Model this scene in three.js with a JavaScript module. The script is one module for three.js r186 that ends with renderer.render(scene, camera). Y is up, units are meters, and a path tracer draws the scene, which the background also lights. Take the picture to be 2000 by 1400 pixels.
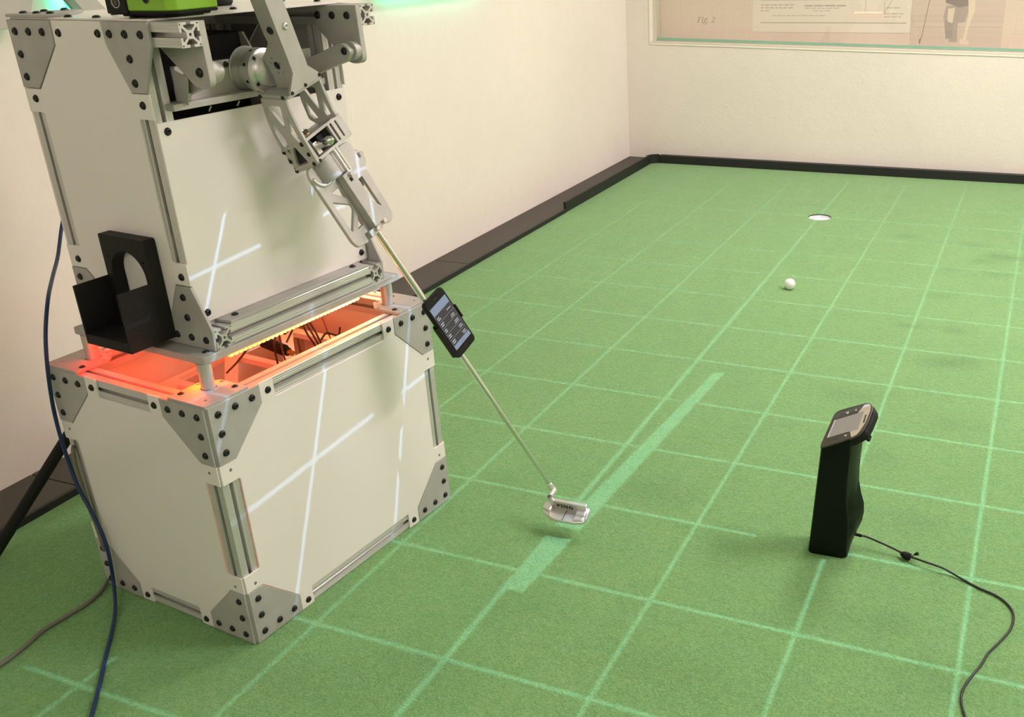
import * as THREE from 'three';
import { mergeGeometries, mergeVertices, toCreasedNormals } from 'three/addons/utils/BufferGeometryUtils.js';
import { RoundedBoxGeometry } from 'three/addons/geometries/RoundedBoxGeometry.js';
import { FontLoader } from 'three/addons/loaders/FontLoader.js';
import { TextGeometry } from 'three/addons/geometries/TextGeometry.js';
import { RectAreaLightUniformsLib } from 'three/addons/lights/RectAreaLightUniformsLib.js';

RectAreaLightUniformsLib.init();
const scene = new THREE.Scene();
scene.background = new THREE.Color(0x0c0c0b);
const V = (x, y, z) => new THREE.Vector3(x, y, z);
const lin = (r, g, b) => new THREE.Color().setRGB(r, g, b);

// ------------------------------------------------------------------ camera
const F = 1904.65, CX = 1227.75, CY = 714.03;
const camera = new THREE.PerspectiveCamera(2 * Math.atan(700 / F) * 180 / Math.PI, 2000 / 1400, 0.05, 60);
camera.position.set(0.90893, 1.24205, 1.21224);
camera.rotation.set(-0.414397, 0.400497, -0.029136, 'YXZ');
camera.setViewOffset(2000, 1400, 1000 - CX, 700 - CY, 2000, 1400);
camera.updateMatrixWorld();
scene.add(camera);

// ------------------------------------------------------------------ renderer, exposure, lights
const renderer = new THREE.WebGLRenderer({ antialias: true });
renderer.toneMapping = THREE.LinearToneMapping;
renderer.toneMappingExposure = 0.97;
renderer.shadowMap.enabled = true;

const CEIL = 3.0;
const ROOM = { x0: -1.37, x1: 3.4, z0: -4.28, z1: 4.2 };
const LAMPS = [   // ceiling troffers: x, z, width, length, intensity
  [0.9, -2.8, 0.6, 1.2, 33],
  [2.8, -1.5, 0.6, 1.2, 40],
  [1.2, 3.8, 1.2, 0.6, 17],
];
const LAMP_COLOUR = lin(1.0, 0.86, 0.89);
const PROJ = V(1.80, 2.80, -1.10);
const PROJ_POWER = 35;

// pixel of the photograph -> direction, then a point on a plane
const rayDir = (u, v) => V((u - CX) / F, -(v - CY) / F, -1).transformDirection(camera.matrixWorld);
function onPlane(u, v, p, n) {
  const d = rayDir(u, v), t = n.dot(p.clone().sub(camera.position)) / n.dot(d);
  return camera.position.clone().addScaledVector(d, t);
}
const G = (u, v, h = 0) => onPlane(u, v, V(0, h, 0), V(0, 1, 0));

// ------------------------------------------------------------------ random numbers and noise textures
let seed = 12345;
const rnd = () => { seed = (seed * 1664525 + 1013904223) >>> 0; return seed / 4294967296; };
function valueNoise(n, cells, s) {           // tiling value noise, n x n
  const g = new Float32Array(cells * cells); seed = s; for (let i = 0; i < g.length; i++) g[i] = rnd();
  const o = new Float32Array(n * n);
  for (let y = 0; y < n; y++) for (let x = 0; x < n; x++) {
    const fx = x / n * cells, fy = y / n * cells, ix = Math.floor(fx), iy = Math.floor(fy);
    let a = fx - ix, b = fy - iy; a = a * a * (3 - 2 * a); b = b * b * (3 - 2 * b);
    const k = (i, j) => g[((j + cells) % cells) * cells + ((i + cells) % cells)];
    o[y * n + x] = (k(ix, iy) * (1 - a) + k(ix + 1, iy) * a) * (1 - b) + (k(ix, iy + 1) * (1 - a) + k(ix + 1, iy + 1) * a) * b;
  }
  return o;
}
function noiseMix(n, layers, s) {
  const o = new Float32Array(n * n); let tot = 0;
  layers.forEach(([cells, amp], i) => { const v = valueNoise(n, cells, s + i * 77); tot += amp; for (let k = 0; k < o.length; k++) o[k] += v[k] * amp; });
  for (let k = 0; k < o.length; k++) o[k] /= tot;
  return o;
}
function tex(n, m, fn, srgb, rx = 1, ry = 1) {
  const d = new Uint8Array(n * m * 4);
  for (let i = 0; i < n * m; i++) { const c = fn(i % n, Math.floor(i / n), i); d[i * 4] = c[0]; d[i * 4 + 1] = c[1]; d[i * 4 + 2] = c[2]; d[i * 4 + 3] = 255; }
  const t = new THREE.DataTexture(d, n, m); t.wrapS = t.wrapT = THREE.RepeatWrapping; t.magFilter = THREE.LinearFilter; t.minFilter = THREE.LinearMipmapLinearFilter; t.generateMipmaps = true;
  t.repeat.set(rx, ry); if (srgb) t.colorSpace = THREE.SRGBColorSpace; t.needsUpdate = true; return t;
}
const cl = (x) => Math.max(0, Math.min(255, x));

// ------------------------------------------------------------------ materials
const wallBump = (() => { const a = noiseMix(512, [[34, 1], [80, 1.1], [150, 0.6]], 5); return tex(512, 512, (x, y, i) => { const v = cl((a[i] - 0.25) * 2 * 255); return [v, v, v]; }, false); })();
const wallTone = (() => { const a = noiseMix(256, [[4, 1], [11, 0.6], [64, 0.5]], 9); return tex(256, 256, (x, y, i) => { const v = 236 + (a[i] - 0.5) * 10; return [v, v - 2, v - 8]; }, true, 0.4, 0.4); })();
const carpetMap = (() => {
  const fine = noiseMix(1024, [[512, 1.3], [300, 1], [120, 0.55]], 21), mid = noiseMix(1024, [[26, 0.8], [60, 0.7], [9, 0.6]], 33), hue = noiseMix(1024, [[420, 1], [40, 0.5]], 47);
  return tex(1024, 1024, (x, y, i) => {
    const v = (fine[i] - 0.5) * 0.85 + (mid[i] - 0.5) * 0.10, h = (hue[i] - 0.5);
    return [cl(152 + v * 72 + h * 14), cl(208 + v * 60 + h * 3), cl(138 + v * 66 - h * 12)];
  }, true, 1 / 0.9, 1 / 0.9);
})();
const carpetBump = (() => { const a = noiseMix(1024, [[512, 1], [330, 1], [90, 0.3]], 61); return tex(1024, 1024, (x, y, i) => { const v = cl((a[i] - 0.2) * 1.7 * 255); return [v, v, v]; }, false, 1 / 0.9, 1 / 0.9); })();
const brushRough = (() => { const a = noiseMix(256, [[6, 1], [20, 0.8], [90, 0.5]], 71), b = valueNoise(256, 128, 88); return tex(256, 256, (x, y, i) => { const v = cl(225 + (a[i] - 0.5) * 50); return [v, v, v]; }, false, 3, 3); })();
const alumTone = (() => { const a = noiseMix(256, [[5, 1], [17, 0.8], [70, 0.4]], 73); return tex(256, 256, (x, y, i) => { const v = cl(232 + (a[i] - 0.5) * 24); return [v, v, v - 2]; }, true, 3, 3); })();
const grainBump = (() => { const a = noiseMix(256, [[128, 1], [60, 0.7]], 79); return tex(256, 256, (x, y, i) => { const v = cl(a[i] * 255); return [v, v, v]; }, false, 8, 8); })();

const std = (o) => new THREE.MeshStandardMaterial(o), phy = (o) => new THREE.MeshPhysicalMaterial(o);
const M = {
  wall: std({ color: lin(1.0, 0.945, 0.90), map: wallTone, roughness: 0.85, bumpMap: wallBump, bumpScale: 0.00045 }),
  ceiling: std({ color: lin(0.86, 0.85, 0.83), roughness: 0.95 }),
  carpet: phy({ color: lin(1, 1, 1), map: carpetMap, roughness: 1, sheen: 1.0, sheenColor: lin(0.9, 0.95, 0.85), sheenRoughness: 0.6, bumpMap: carpetBump, bumpScale: 0.0012, vertexColors: true }),
  ledge: std({ color: lin(0.064, 0.054, 0.042), roughness: 0.6, bumpMap: grainBump, bumpScale: 0.0004 }),
  curb: std({ color: lin(0.012, 0.013, 0.012), roughness: 0.55, bumpMap: grainBump, bumpScale: 0.0003 }),
  panel: phy({ color: lin(0.86, 0.82, 0.79), roughness: 0.32, clearcoat: 0.35, clearcoatRoughness: 0.16 }),
  plate: std({ color: lin(0.565, 0.555, 0.54), map: alumTone, metalness: 0.25, roughness: 0.7, roughnessMap: brushRough }),
  alum: std({ color: lin(0.60, 0.585, 0.555), map: alumTone, metalness: 0.4, roughness: 0.66, roughnessMap: brushRough }),
  rail: std({ color: lin(0.62, 0.605, 0.585), metalness: 0.4, roughness: 0.3 }),
  steel: std({ color: lin(0.62, 0.61, 0.59), metalness: 0.7, roughness: 0.38 }),
  chrome: std({ color: lin(0.8, 0.79, 0.78), metalness: 1, roughness: 0.1 }),
  satin: std({ color: lin(0.76, 0.74, 0.72), metalness: 0.75, roughness: 0.38 }),
  screw: std({ color: lin(0.012, 0.012, 0.013), metalness: 0.3, roughness: 0.36 }),
  hole: std({ color: lin(0.006, 0.006, 0.006), roughness: 0.9 }),
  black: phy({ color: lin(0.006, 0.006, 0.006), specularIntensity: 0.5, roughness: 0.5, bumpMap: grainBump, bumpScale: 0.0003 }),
  printed: phy({ color: lin(0.0105, 0.0098, 0.009), specularIntensity: 0.55, roughness: 0.6, bumpMap: grainBump, bumpScale: 0.0006 }),
  gloss: phy({ color: lin(0.0028, 0.0030, 0.0028), roughness: 0.34, specularIntensity: 0.45 }),
  olive: std({ color: lin(0.062, 0.058, 0.042), roughness: 0.45 }),
  beige: std({ color: lin(0.62, 0.55, 0.44), roughness: 0.5 }),
  darkgrey: std({ color: lin(0.05, 0.048, 0.045), roughness: 0.5 }),
  ball: phy({ color: lin(0.86, 0.86, 0.85), roughness: 0.32, clearcoat: 0.5, clearcoatRoughness: 0.2 }),
  cup: std({ color: lin(0.62, 0.615, 0.63), roughness: 0.6 }),
  green: phy({ color: lin(0.25, 0.52, 0.02), roughness: 0.35, clearcoat: 0.3 }),
  blueCable: std({ color: lin(0.007, 0.030, 0.105), roughness: 0.45 }),
  greyCable: std({ color: lin(0.17, 0.165, 0.13), roughness: 0.5 }),
  blackCable: std({ color: lin(0.012, 0.012, 0.012), roughness: 0.4 }),
  letter: std({ color: lin(0.50, 0.48, 0.43), roughness: 0.55 }),
  wire: std({ color: lin(0.03, 0.012, 0.01), roughness: 0.5 }),
  redWire: std({ color: lin(0.35, 0.02, 0.015), roughness: 0.5 }),
  brass: std({ color: lin(0.6, 0.42, 0.14), metalness: 1, roughness: 0.35 }),
  glass: phy({ color: lin(0.96, 0.98, 0.97), roughness: 0.02, transmission: 1, thickness: 0, ior: 1.5 }),
  glassEdge: phy({ color: lin(0.24, 0.47, 0.34), roughness: 0.2 }),
  sill: std({ color: lin(0.66, 0.62, 0.50), roughness: 0.55 }),  // darkened towards olive: shade on the sill is put into the colour
};

// ------------------------------------------------------------------ helpers
const merge = (a) => mergeGeometries(a.map((g) => { const o = g.index ? g.toNonIndexed() : g.clone(); for (const k of Object.keys(o.attributes)) if (!['position', 'normal', 'uv'].includes(k)) o.deleteAttribute(k); return o; }));
const used = {};
function numbered(name) { const k = used[name] = (used[name] ?? -1) + 1; return k ? name + '_' + String(k).padStart(3, '0') : name; }
function mesh(name, geo, m, parent) { const o = new THREE.Mesh(geo, m); o.name = name; o.castShadow = o.receiveShadow = true; (parent ?? scene).add(o); return o; }
function tag(o, label, category, group) { o.name = numbered(o.name); o.userData.label = label; o.userData.category = category; if (group) o.userData.group = group; return o; }
function thing(name, label, category, pos, group) { const o = new THREE.Group(); o.name = name; if (pos) o.position.copy(pos); scene.add(o); return tag(o, label, category, group); }
function struct(name, geo, m, label) { const o = mesh(name, geo, m); o.userData.kind = 'structure'; if (label) { o.userData.label = label; o.userData.category = name.split('_')[0]; } return o; }
function boxUV(g) {          // uv in metres on every axis-aligned face
  const p = g.attributes.position, n = g.attributes.normal, uv = new Float32Array(p.count * 2);
  for (let i = 0; i < p.count; i++) {
    const a = Math.abs(n.getX(i)), b = Math.abs(n.getY(i)), c = Math.abs(n.getZ(i)), x = p.getX(i), y = p.getY(i), z = p.getZ(i);
    const [u, v] = a > b && a > c ? [z, y] : b > c ? [x, z] : [x, y]; uv[i * 2] = u; uv[i * 2 + 1] = v;
  }
  g.setAttribute('uv', new THREE.BufferAttribute(uv, 2)); return g;
}
const box = (x0, x1, y0, y1, z0, z1) => boxUV(new THREE.BoxGeometry(Math.abs(x1 - x0), Math.abs(y1 - y0), Math.abs(z1 - z0)).translate((x0 + x1) / 2, (y0 + y1) / 2, (z0 + z1) / 2));
function rbox(x0, x1, y0, y1, z0, z1, r = 0.0012) { return boxUV(new RoundedBoxGeometry(Math.abs(x1 - x0), Math.abs(y1 - y0), Math.abs(z1 - z0), 2, r).translate((x0 + x1) / 2, (y0 + y1) / 2, (z0 + z1) / 2)); }
const shapeOf = (pts) => { const s = new THREE.Shape(); pts.forEach(([x, y], i) => i ? s.lineTo(x, y) : s.moveTo(x, y)); s.closePath(); return s; };
// polygon with rounded corners
function roundPath(S, pts, r) {
  const n = pts.length;
  for (let i = 0; i < n; i++) {
    const p = pts[i], a = pts[(i + n - 1) % n], b = pts[(i + 1) % n], rr = Array.isArray(r) ? r[i] : r;
    const la = Math.hypot(a[0] - p[0], a[1] - p[1]), lb = Math.hypot(b[0] - p[0], b[1] - p[1]), q = Math.min(rr, la * 0.45, lb * 0.45);
    const s = [p[0] + (a[0] - p[0]) / la * q, p[1] + (a[1] - p[1]) / la * q], e = [p[0] + (b[0] - p[0]) / lb * q, p[1] + (b[1] - p[1]) / lb * q];
    i ? S.lineTo(...s) : S.moveTo(...s);
    if (q > 1e-6) S.quadraticCurveTo(p[0], p[1], e[0], e[1]);
  }
  S.closePath(); return S;
}
const rshape = (pts, r) => roundPath(new THREE.Shape(), pts, r);
const rhole = (pts, r) => roundPath(new THREE.Path(), pts, r);
function circleHole(x, y, r) { const p = new THREE.Path(); p.absarc(x, y, r, 0, Math.PI * 2, true); return p; }
// extrude a shape drawn in (p, q) and stand it up: axis 'x': p -> z, q -> y ; axis 'z': p -> x, q -> y ; axis 'y': p -> x, q -> z.  a0..a1 is its thickness along that axis
function slab(shape, axis, a0, a1, bevel = 0.0004, curve = 6) {
  const th = Math.abs(a1 - a0), lo = Math.min(a0, a1);
  const b = Math.min(bevel, th / 3);
  const g = new THREE.ExtrudeGeometry(shape, b > 0 ? { depth: th - 2 * b, bevelEnabled: true, bevelThickness: b, bevelSize: b, bevelOffset: -b, bevelSegments: 1, curveSegments: curve } : { depth: th, bevelEnabled: false, curveSegments: curve });
  g.translate(0, 0, b + lo);
  const m = new THREE.Matrix4();
  if (axis === 'x') m.set(0, 0, 1, 0, 0, 1, 0, 0, 1, 0, 0, 0, 0, 0, 0, 1);
  if (axis === 'y') m.set(1, 0, 0, 0, 0, 0, 1, 0, 0, 1, 0, 0, 0, 0, 0, 1);
  if (axis !== 'z') { g.applyMatrix4(m); flip(g); }
  return boxUV(g);
}
function flip(g) {   // a mirrored mapping turned the faces inside out: swap two corners of each, then recompute normals
  for (const k of Object.keys(g.attributes)) { const a = g.attributes[k], s = a.itemSize; for (let i = 0; i + 2 < a.count; i += 3) for (let j = 0; j < s; j++) { const p = (i + 1) * s + j, q = (i + 2) * s + j, t = a.array[p]; a.array[p] = a.array[q]; a.array[q] = t; } }
  g.computeVertexNormals(); return g;
}
function cyl(p, q, r, seg = 20, r2 = r) {
  const d = q.clone().sub(p), g = new THREE.CylinderGeometry(r2, r, d.length(), seg);
  g.applyQuaternion(new THREE.Quaternion().setFromUnitVectors(V(0, 1, 0), d.normalize())); const c = p.clone().add(q).multiplyScalar(0.5); return g.translate(c.x, c.y, c.z);
}
function tube(pts, r, n = 80, seg = 8) { return new THREE.TubeGeometry(new THREE.CatmullRomCurve3(pts, false, 'centripetal'), n, r, seg); }
const lathe = (pts, seg = 20) => new THREE.LatheGeometry(pts.map(([x, y]) => new THREE.Vector2(x, y)), seg);

// ------------------------------------------------------------------ the room
{
  // carpet with a round hole for the cup
  const x0 = ROOM.x0 - 0.1, x1 = ROOM.x1 + 0.1, z0 = ROOM.z0 - 0.1, z1 = ROOM.z1 + 0.1, st = 0.03;
  const nx = Math.round((x1 - x0) / st), nz = Math.round((z1 - z0) / st);
  const cup = [0.006, -3.297], half = 0.09;
  const ix0 = Math.floor((cup[0] - half - x0) / st), ix1 = Math.ceil((cup[0] + half - x0) / st), iz0 = Math.floor((cup[1] - half - z0) / st), iz1 = Math.ceil((cup[1] + half - z0) / st);
  const pos = [], idx = [];
  for (let j = 0; j <= nz; j++) for (let i = 0; i <= nx; i++) pos.push(x0 + i * st, 0, z0 + j * st);
  for (let j = 0; j < nz; j++) for (let i = 0; i < nx; i++) {
    if (i >= ix0 && i < ix1 && j >= iz0 && j < iz1) continue;
    const a = j * (nx + 1) + i, b = a + 1, c = a + nx + 1, d = c + 1; idx.push(a, c, b, b, c, d);
  }
  const grid = new THREE.BufferGeometry(); grid.setAttribute('position', new THREE.Float32BufferAttribute(pos, 3)); grid.setIndex(idx);
  const sq = shapeOf([[x0 + ix0 * st, z0 + iz0 * st], [x0 + ix1 * st, z0 + iz0 * st], [x0 + ix1 * st, z0 + iz1 * st], [x0 + ix0 * st, z0 + iz1 * st]]);
  const h = new THREE.Path(); h.absarc(cup[0], cup[1], 0.054, 0, Math.PI * 2, true); sq.holes.push(h);
  const rg = new THREE.ShapeGeometry(sq, 48), rp = rg.attributes.position; 
  for (let i = 0; i < rp.count; i++) rp.setXYZ(i, rp.getX(i), 0, rp.getY(i));
  { const a = rg.index.array; for (let i = 0; i < a.length; i += 3) { const t = a[i + 1]; a[i + 1] = a[i + 2]; a[i + 2] = t; } }
  const clean = (g) => { for (const k of Object.keys(g.attributes)) if (k !== 'position') g.deleteAttribute(k); return g.toNonIndexed(); };
  const fg = mergeVertices(mergeGeometries([clean(grid), clean(rg)]));
  // scuffs and stains where the photograph shows them (pixel, radius across, radius along, strength)
  const stains = [[1766, 461, 0.05, 0.03, 0.2], [1905, 478, 0.07, 0.03, 0.16], [1945, 500, 0.05, 0.05, 0.2], [1985, 505, 0.05, 0.03, 0.2], [1915, 510, 0.05, 0.04, 0.16], [1858, 527, 0.04, 0.03, 0.16], [1950, 537, 0.06, 0.03, 0.16], [1775, 636, 0.05, 0.02, 0.22], [1862, 645, 0.05, 0.03, 0.2], [1838, 708, 0.07, 0.05, 0.2], [1885, 706, 0.05, 0.04, 0.16], [1835, 578, 0.06, 0.04, 0.12], [1590, 400, 0.1, 0.02, 0.08],
    [1660, 770, 0.1, 0.05, 0.12], [1720, 895, 0.07, 0.05, 0.1], [1720, 1215, 0.08, 0.04, 0.12], [1870, 830, 0.08, 0.05, 0.12], [1780, 1020, 0.07, 0.04, 0.14], [1840, 1330, 0.09, 0.06, 0.12], [985, 940, 0.06, 0.03, 0.06], [1075, 1030, 0.09, 0.03, 0.06], [820, 1300, 0.12, 0.06, 0.10], [1010, 1180, 0.1, 0.06, 0.08], [1270, 960, 0.12, 0.06, 0.10], [1290, 1310, 0.13, 0.06, 0.08], [450, 1310, 0.16, 0.08, 0.08], [640, 1350, 0.14, 0.05, 0.08]].map(([u, v, a, b, s]) => [G(u, v), a, b, s]);
  const big = noiseMix(256, [[10, 1], [24, 0.9], [60, 0.7]], 131);
  const P = fg.attributes.position, col = new Float32Array(P.count * 3), uv = new Float32Array(P.count * 2);
  for (let i = 0; i < P.count; i++) {
    const x = P.getX(i), z = P.getZ(i); uv[i * 2] = x; uv[i * 2 + 1] = z;
    const nn = big[(Math.floor(((z + 10) * 42) % 256)) * 256 + Math.floor(((x + 10) * 42) % 256)];
    let d = 1 + (nn - 0.5) * 0.08;
    for (const [p, a, b, s] of stains) { const q = ((x - p.x) / a) ** 2 + ((z - p.z) / b) ** 2; if (q < 3) d *= 1 - s * Math.exp(-q) * (0.5 + nn); }
    const k = 0.555; col[i * 3] = k * d * (0.9 + 0.1 * d); col[i * 3 + 1] = k * 1.03 * d; col[i * 3 + 2] = k * 0.92 * d;
  }
  fg.setAttribute('color', new THREE.BufferAttribute(col, 3)); fg.setAttribute('uv', new THREE.BufferAttribute(uv, 2)); fg.computeVertexNormals();
  const fl = struct('floor', fg, M.carpet, 'green putting carpet covering the floor'); 
  mesh('subfloor', box(x0, x1, -0.16, -0.12, z0, z1), M.black, fl);

  const t = 0.12, H = CEIL;
  struct('wall_left', box(ROOM.x0 - t, ROOM.x0, -0.1, H, ROOM.z0 - 0.5, ROOM.z1 + t), M.wall, 'cream textured wall behind the robot');
  struct('wall_right', box(ROOM.x1, ROOM.x1 + t, -0.1, H, ROOM.z0 - 0.5, ROOM.z1 + t), M.wall, 'cream wall to the right, out of view');
  struct('wall_front', box(ROOM.x0 - t, ROOM.x1 + t, -0.1, H, ROOM.z1, ROOM.z1 + t), M.wall, 'cream wall behind the camera');
  struct('ceiling', box(ROOM.x0 - t, ROOM.x1 + t, H, H + t, ROOM.z0 - 0.5, ROOM.z1 + t), M.ceiling, 'pale ceiling, out of view');
}
// back wall: turned by under a degree as in the photograph, with a glazed display niche let into it
const BACK = new THREE.Matrix4().makeRotationY(0.012).setPosition(ROOM.x0, 0, ROOM.z0);
const BACKI = BACK.clone().invert();
const B3 = (u, v, d = 0) => onPlane(u, v, V(0, 0, d).applyMatrix4(BACK), V(0, 0, 1).transformDirection(BACK)).applyMatrix4(BACKI);   // pixel -> back wall axes
const back = struct('wall_back', new THREE.BufferGeometry(), M.wall, 'cream back wall with a glazed display niche');
{
  const c0 = B3(1270.4, 85.5), c1 = B3(2000, 112), W = 5.0, H = CEIL, nx = c0.x, ny = 0.5 * (c0.y + c1.y), slope = (c1.y - c0.y) / (c1.x - c0.x) * 0.9, nr = 4.3, nt = 1.75, D = 0.12;
  const yl = c0.y + 0.001, yr = yl + slope * (nr - nx);
  const piece = (pts, z0, z1) => slab(shapeOf(pts), 'z', z0, z1, 0);
  back.geometry = piece([[-0.12, -0.1], [W, -0.1], [W, yr + slope * (W - nr)], [nr, yr], [nx, yl], [-0.12, yl]], -0.12, 0);
  back.applyMatrix4(BACK);
  [['wall_back_left', 'cream strip of back wall beside the niche', piece([[-0.12, yl], [nx, yl], [nx, nt], [-0.12, nt]], -0.12, 0)], ['wall_back_right', 'cream strip of back wall right of the niche', piece([[nr, yr], [W, yr], [W, nt], [nr, nt]], -0.12, 0)], ['wall_back_top', 'cream back wall over the niche', piece([[-0.12, nt], [W, nt], [W, H], [-0.12, H]], -0.12, 0)], ['wall_back_rear', 'back of the display niche', box(-0.12, W, -0.1, H, -0.24, -0.1205)]].forEach(([n, l, g]) => struct(n, g, M.wall, l).applyMatrix4(BACK));
  // white bead along the sill and the jamb, then sill, glass, prints
  const inNiche = (o) => { o.applyMatrix4(BACK); return o; };
  const bead = mesh('niche_bead', merge([slab(shapeOf([[nx - 0.006, yl - 0.005], [nr, yr - 0.005], [nr, yr + 0.001], [nx - 0.006, yl + 0.001]]), 'z', -0.005, 0.004, 0.001), box(nx - 0.005, nx + 0.001, yl - 0.005, nt, -0.005, 0.004)]), std({ color: lin(0.86, 0.82, 0.74), roughness: 0.5 }), back);
  bead.userData.label = 'pale bead round the niche';
  const g0 = B3(1276, 74, -0.055), slat = slab(shapeOf([[nx, yl - 0.001], [nr, yr - 0.001], [nr, yr + 0.012], [nx, yl + 0.012]]), 'z', -0.115, -0.002, 0.001);
  mesh('niche_sill', slat, M.sill, back);
  mesh('niche_jamb', box(nx, nx + 0.02, yl, nt, -0.118, -0.045), M.sill, back);
  const gy = yl + 0.0155, gyr = yr + 0.0155;
  const pane = thing('display_glass', 'tall clear glass pane with green edge in front of the prints', 'glass');
  mesh('pane', slab(shapeOf([[nx + 0.004, gy + 0.0145], [nr, gyr + 0.0145], [nr, nt - 0.002], [nx + 0.004, nt - 0.002]]), 'z', -0.0560, -0.0500, 0), M.glass, pane);
  const edge = mesh('pane_edge', slab(shapeOf([[nx + 0.004, gy], [nr, gyr], [nr, gyr + 0.014], [nx + 0.004, gy + 0.014]]), 'z', -0.056, -0.050, 0), M.glassEdge, pane); edge.userData.label = 'green polished glass edge';
  inNiche(pane);
  // backdrop of graph paper, document sheet and photo: flat prints on the back of the niche
  const zb = -0.118, by = yl + 0.012;
  const sheet = (name, label, cat, x0, x1, y0, y1, z, draw, W2, H2) => {
    const c = document.createElement('canvas'); c.width = W2; c.height = H2; draw(c.getContext('2d'), W2, H2);
    const t = new THREE.CanvasTexture(c); t.colorSpace = THREE.SRGBColorSpace; t.magFilter = THREE.LinearFilter;
    const gg = new THREE.BoxGeometry(x1 - x0, y1 - y0, 0.001).translate((x0 + x1) / 2, (y0 + y1) / 2, z);
    const plain = std({ color: lin(0.7, 0.6, 0.5), roughness: 0.9 });
    const o = tag(mesh(name, gg, [plain, plain, plain, plain, std({ map: t, roughness: 0.85 }), plain]), label, cat); return inNiche(o);
  };
  const pa = B3(1470, 53, zb), pb = B3(1776, 66, zb), pc = B3(1954, 90, zb);
  const X0 = nx + 0.021, X1 = 4.28, Y1 = nt - 0.01;
  sheet('graph_paper', 'pinkish graph paper backdrop with handwritten Fig 2 note', 'paper', X0, X1, yr + 0.012, Y1, zb + 0.001, (k, w, h) => {
    k.fillStyle = '#f1d8c8'; k.fillRect(0, 0, w, h); k.lineWidth = 1;
    const sx = w / (X1 - X0), sy = h / (Y1 - yr - 0.012);
    for (let i = 0; i < (X1 - X0) / 0.0125; i++) { k.strokeStyle = i % 5 ? 'rgba(206,172,155,0.22)' : 'rgba(200,164,148,0.32)'; k.beginPath(); k.moveTo(i * 0.0125 * sx, 0); k.lineTo(i * 0.0125 * sx, h); k.stroke(); }
    for (let i = 0; i < (Y1 - yr) / 0.0125; i++) { k.strokeStyle = i % 5 ? 'rgba(206,172,155,0.22)' : 'rgba(200,164,148,0.32)'; k.beginPath(); k.moveTo(0, h - i * 0.0125 * sy); k.lineTo(w, h - i * 0.0125 * sy); k.stroke(); }
    const f = B3(1361, 44, zb), fx = (f.x - X0) * sx, fy = h - (f.y - yr - 0.012) * sy;
    k.fillStyle = 'rgba(150,128,122,0.75)'; k.save(); k.translate(fx, fy); k.scale(sx / sy, 1); k.font = 'italic ' + Math.round(0.042 * sy) + 'px serif'; k.fillText('Fig. 2', 0, 0); k.restore();
    k.strokeStyle = 'rgba(150,135,130,0.6)'; k.lineWidth = 2; for (let i = 0; i < 6; i++) { k.beginPath(); k.arc(fx + (i * 0.03 - 0.02) * sx, fy - 0.16 * sy - (i % 2) * 8, 0.03 * sy, 0.3, 2.6); k.stroke(); }
  }, 2048, 1024);
  const dx0 = pa.x, dx1 = pb.x, dy0 = pb.y + 0.004;
  sheet('document_print', 'pale printed document sheet on the graph paper', 'print', dx0, dx1, dy0, Y1 - 0.1, zb + 0.0025, (k, w, h) => {
    k.fillStyle = '#f7e4d6'; k.fillRect(0, 0, w, h);
    const s = w / (dx1 - dx0), Y = (m) => h - m * s * (h / ((Y1 - 0.1 - dy0) * s));
    k.strokeStyle = 'rgba(120,100,95,0.8)'; k.lineWidth = 3; k.beginPath(); k.moveTo(0.045 * s, Y(0.05)); k.lineTo(w - 0.02 * s, Y(0.05)); k.stroke();
    k.lineWidth = 2; k.strokeStyle = 'rgba(130,112,106,0.75)'; k.beginPath(); k.moveTo(0.045 * s, Y(0.168)); k.lineTo(0.62 * s, Y(0.168)); k.lineTo(0.62 * s, Y(0.11)); k.stroke();
    k.beginPath(); k.moveTo(0.72 * s, Y(0.16)); k.lineTo(0.72 * s, Y(0.10)); k.lineTo(0.76 * s, Y(0.168)); k.stroke();
    const words = (x, y, n, len, hh, a) => { seed = Math.round(x * 1000 + y * 777); k.fillStyle = 'rgba(150,132,126,' + a * 0.85 + ')'; let p = x; for (let i = 0; i < n; i++) { const l = len * (0.5 + rnd()); k.fillRect(p * s, Y(y), l * s, hh * s); p += l + 0.006; } };
    for (let i = 0; i < 3; i++) words(0.045, 0.146 - i * 0.015, i === 2 ? 2 : 7, 0.022, 0.006, 0.45);
    words(0.29, 0.142, 4, 0.05, 0.007, 0.6); words(0.29, 0.128, 6, 0.03, 0.005, 0.4); words(0.34, 0.115, 3, 0.03, 0.005, 0.35); words(0.11, 0.09, 10, 0.026, 0.005, 0.38); words(0.73, 0.13, 2, 0.03, 0.006, 0.4); words(0.72, 0.1, 3, 0.03, 0.006, 0.4); words(0.72, 0.085, 3, 0.03, 0.006, 0.4); words(0.02, 0.03, 2, 0.006, 0.006, 0.4);
    for (let r = 0; r < 16; r++) words(0.05, 0.21 + r * 0.035, 9, 0.05, 0.007, 0.35);
  }, 1024, 1024);
  sheet('photo_print', 'faded photo print of a crouching golfer in dark shorts', 'photo', dx1 + 0.006, pc.x, pc.y - 0.012, Y1 - 0.1, zb + 0.0028, (k, w, h) => {
    k.fillStyle = '#e2c9bb'; k.fillRect(0, 0, w, h);
    const hm = Y1 - 0.1 - (pc.y - 0.012), wm = pc.x - dx1 - 0.006, X = (m) => m / wm * w, Y = (m) => h - m / hm * h;
    seed = 99; for (let i = 0; i < 26; i++) { k.fillStyle = i % 2 ? 'rgba(232,208,194,0.3)' : 'rgba(206,178,168,0.3)'; k.fillRect(0, Y(rnd() * 0.4), w, 4 + rnd() * 22); }
    const poly = (c, pts) => { k.fillStyle = c; k.beginPath(); pts.forEach(([x, y], i) => i ? k.lineTo(X(x), Y(y)) : k.moveTo(X(x), Y(y))); k.closePath(); k.fill(); };
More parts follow.
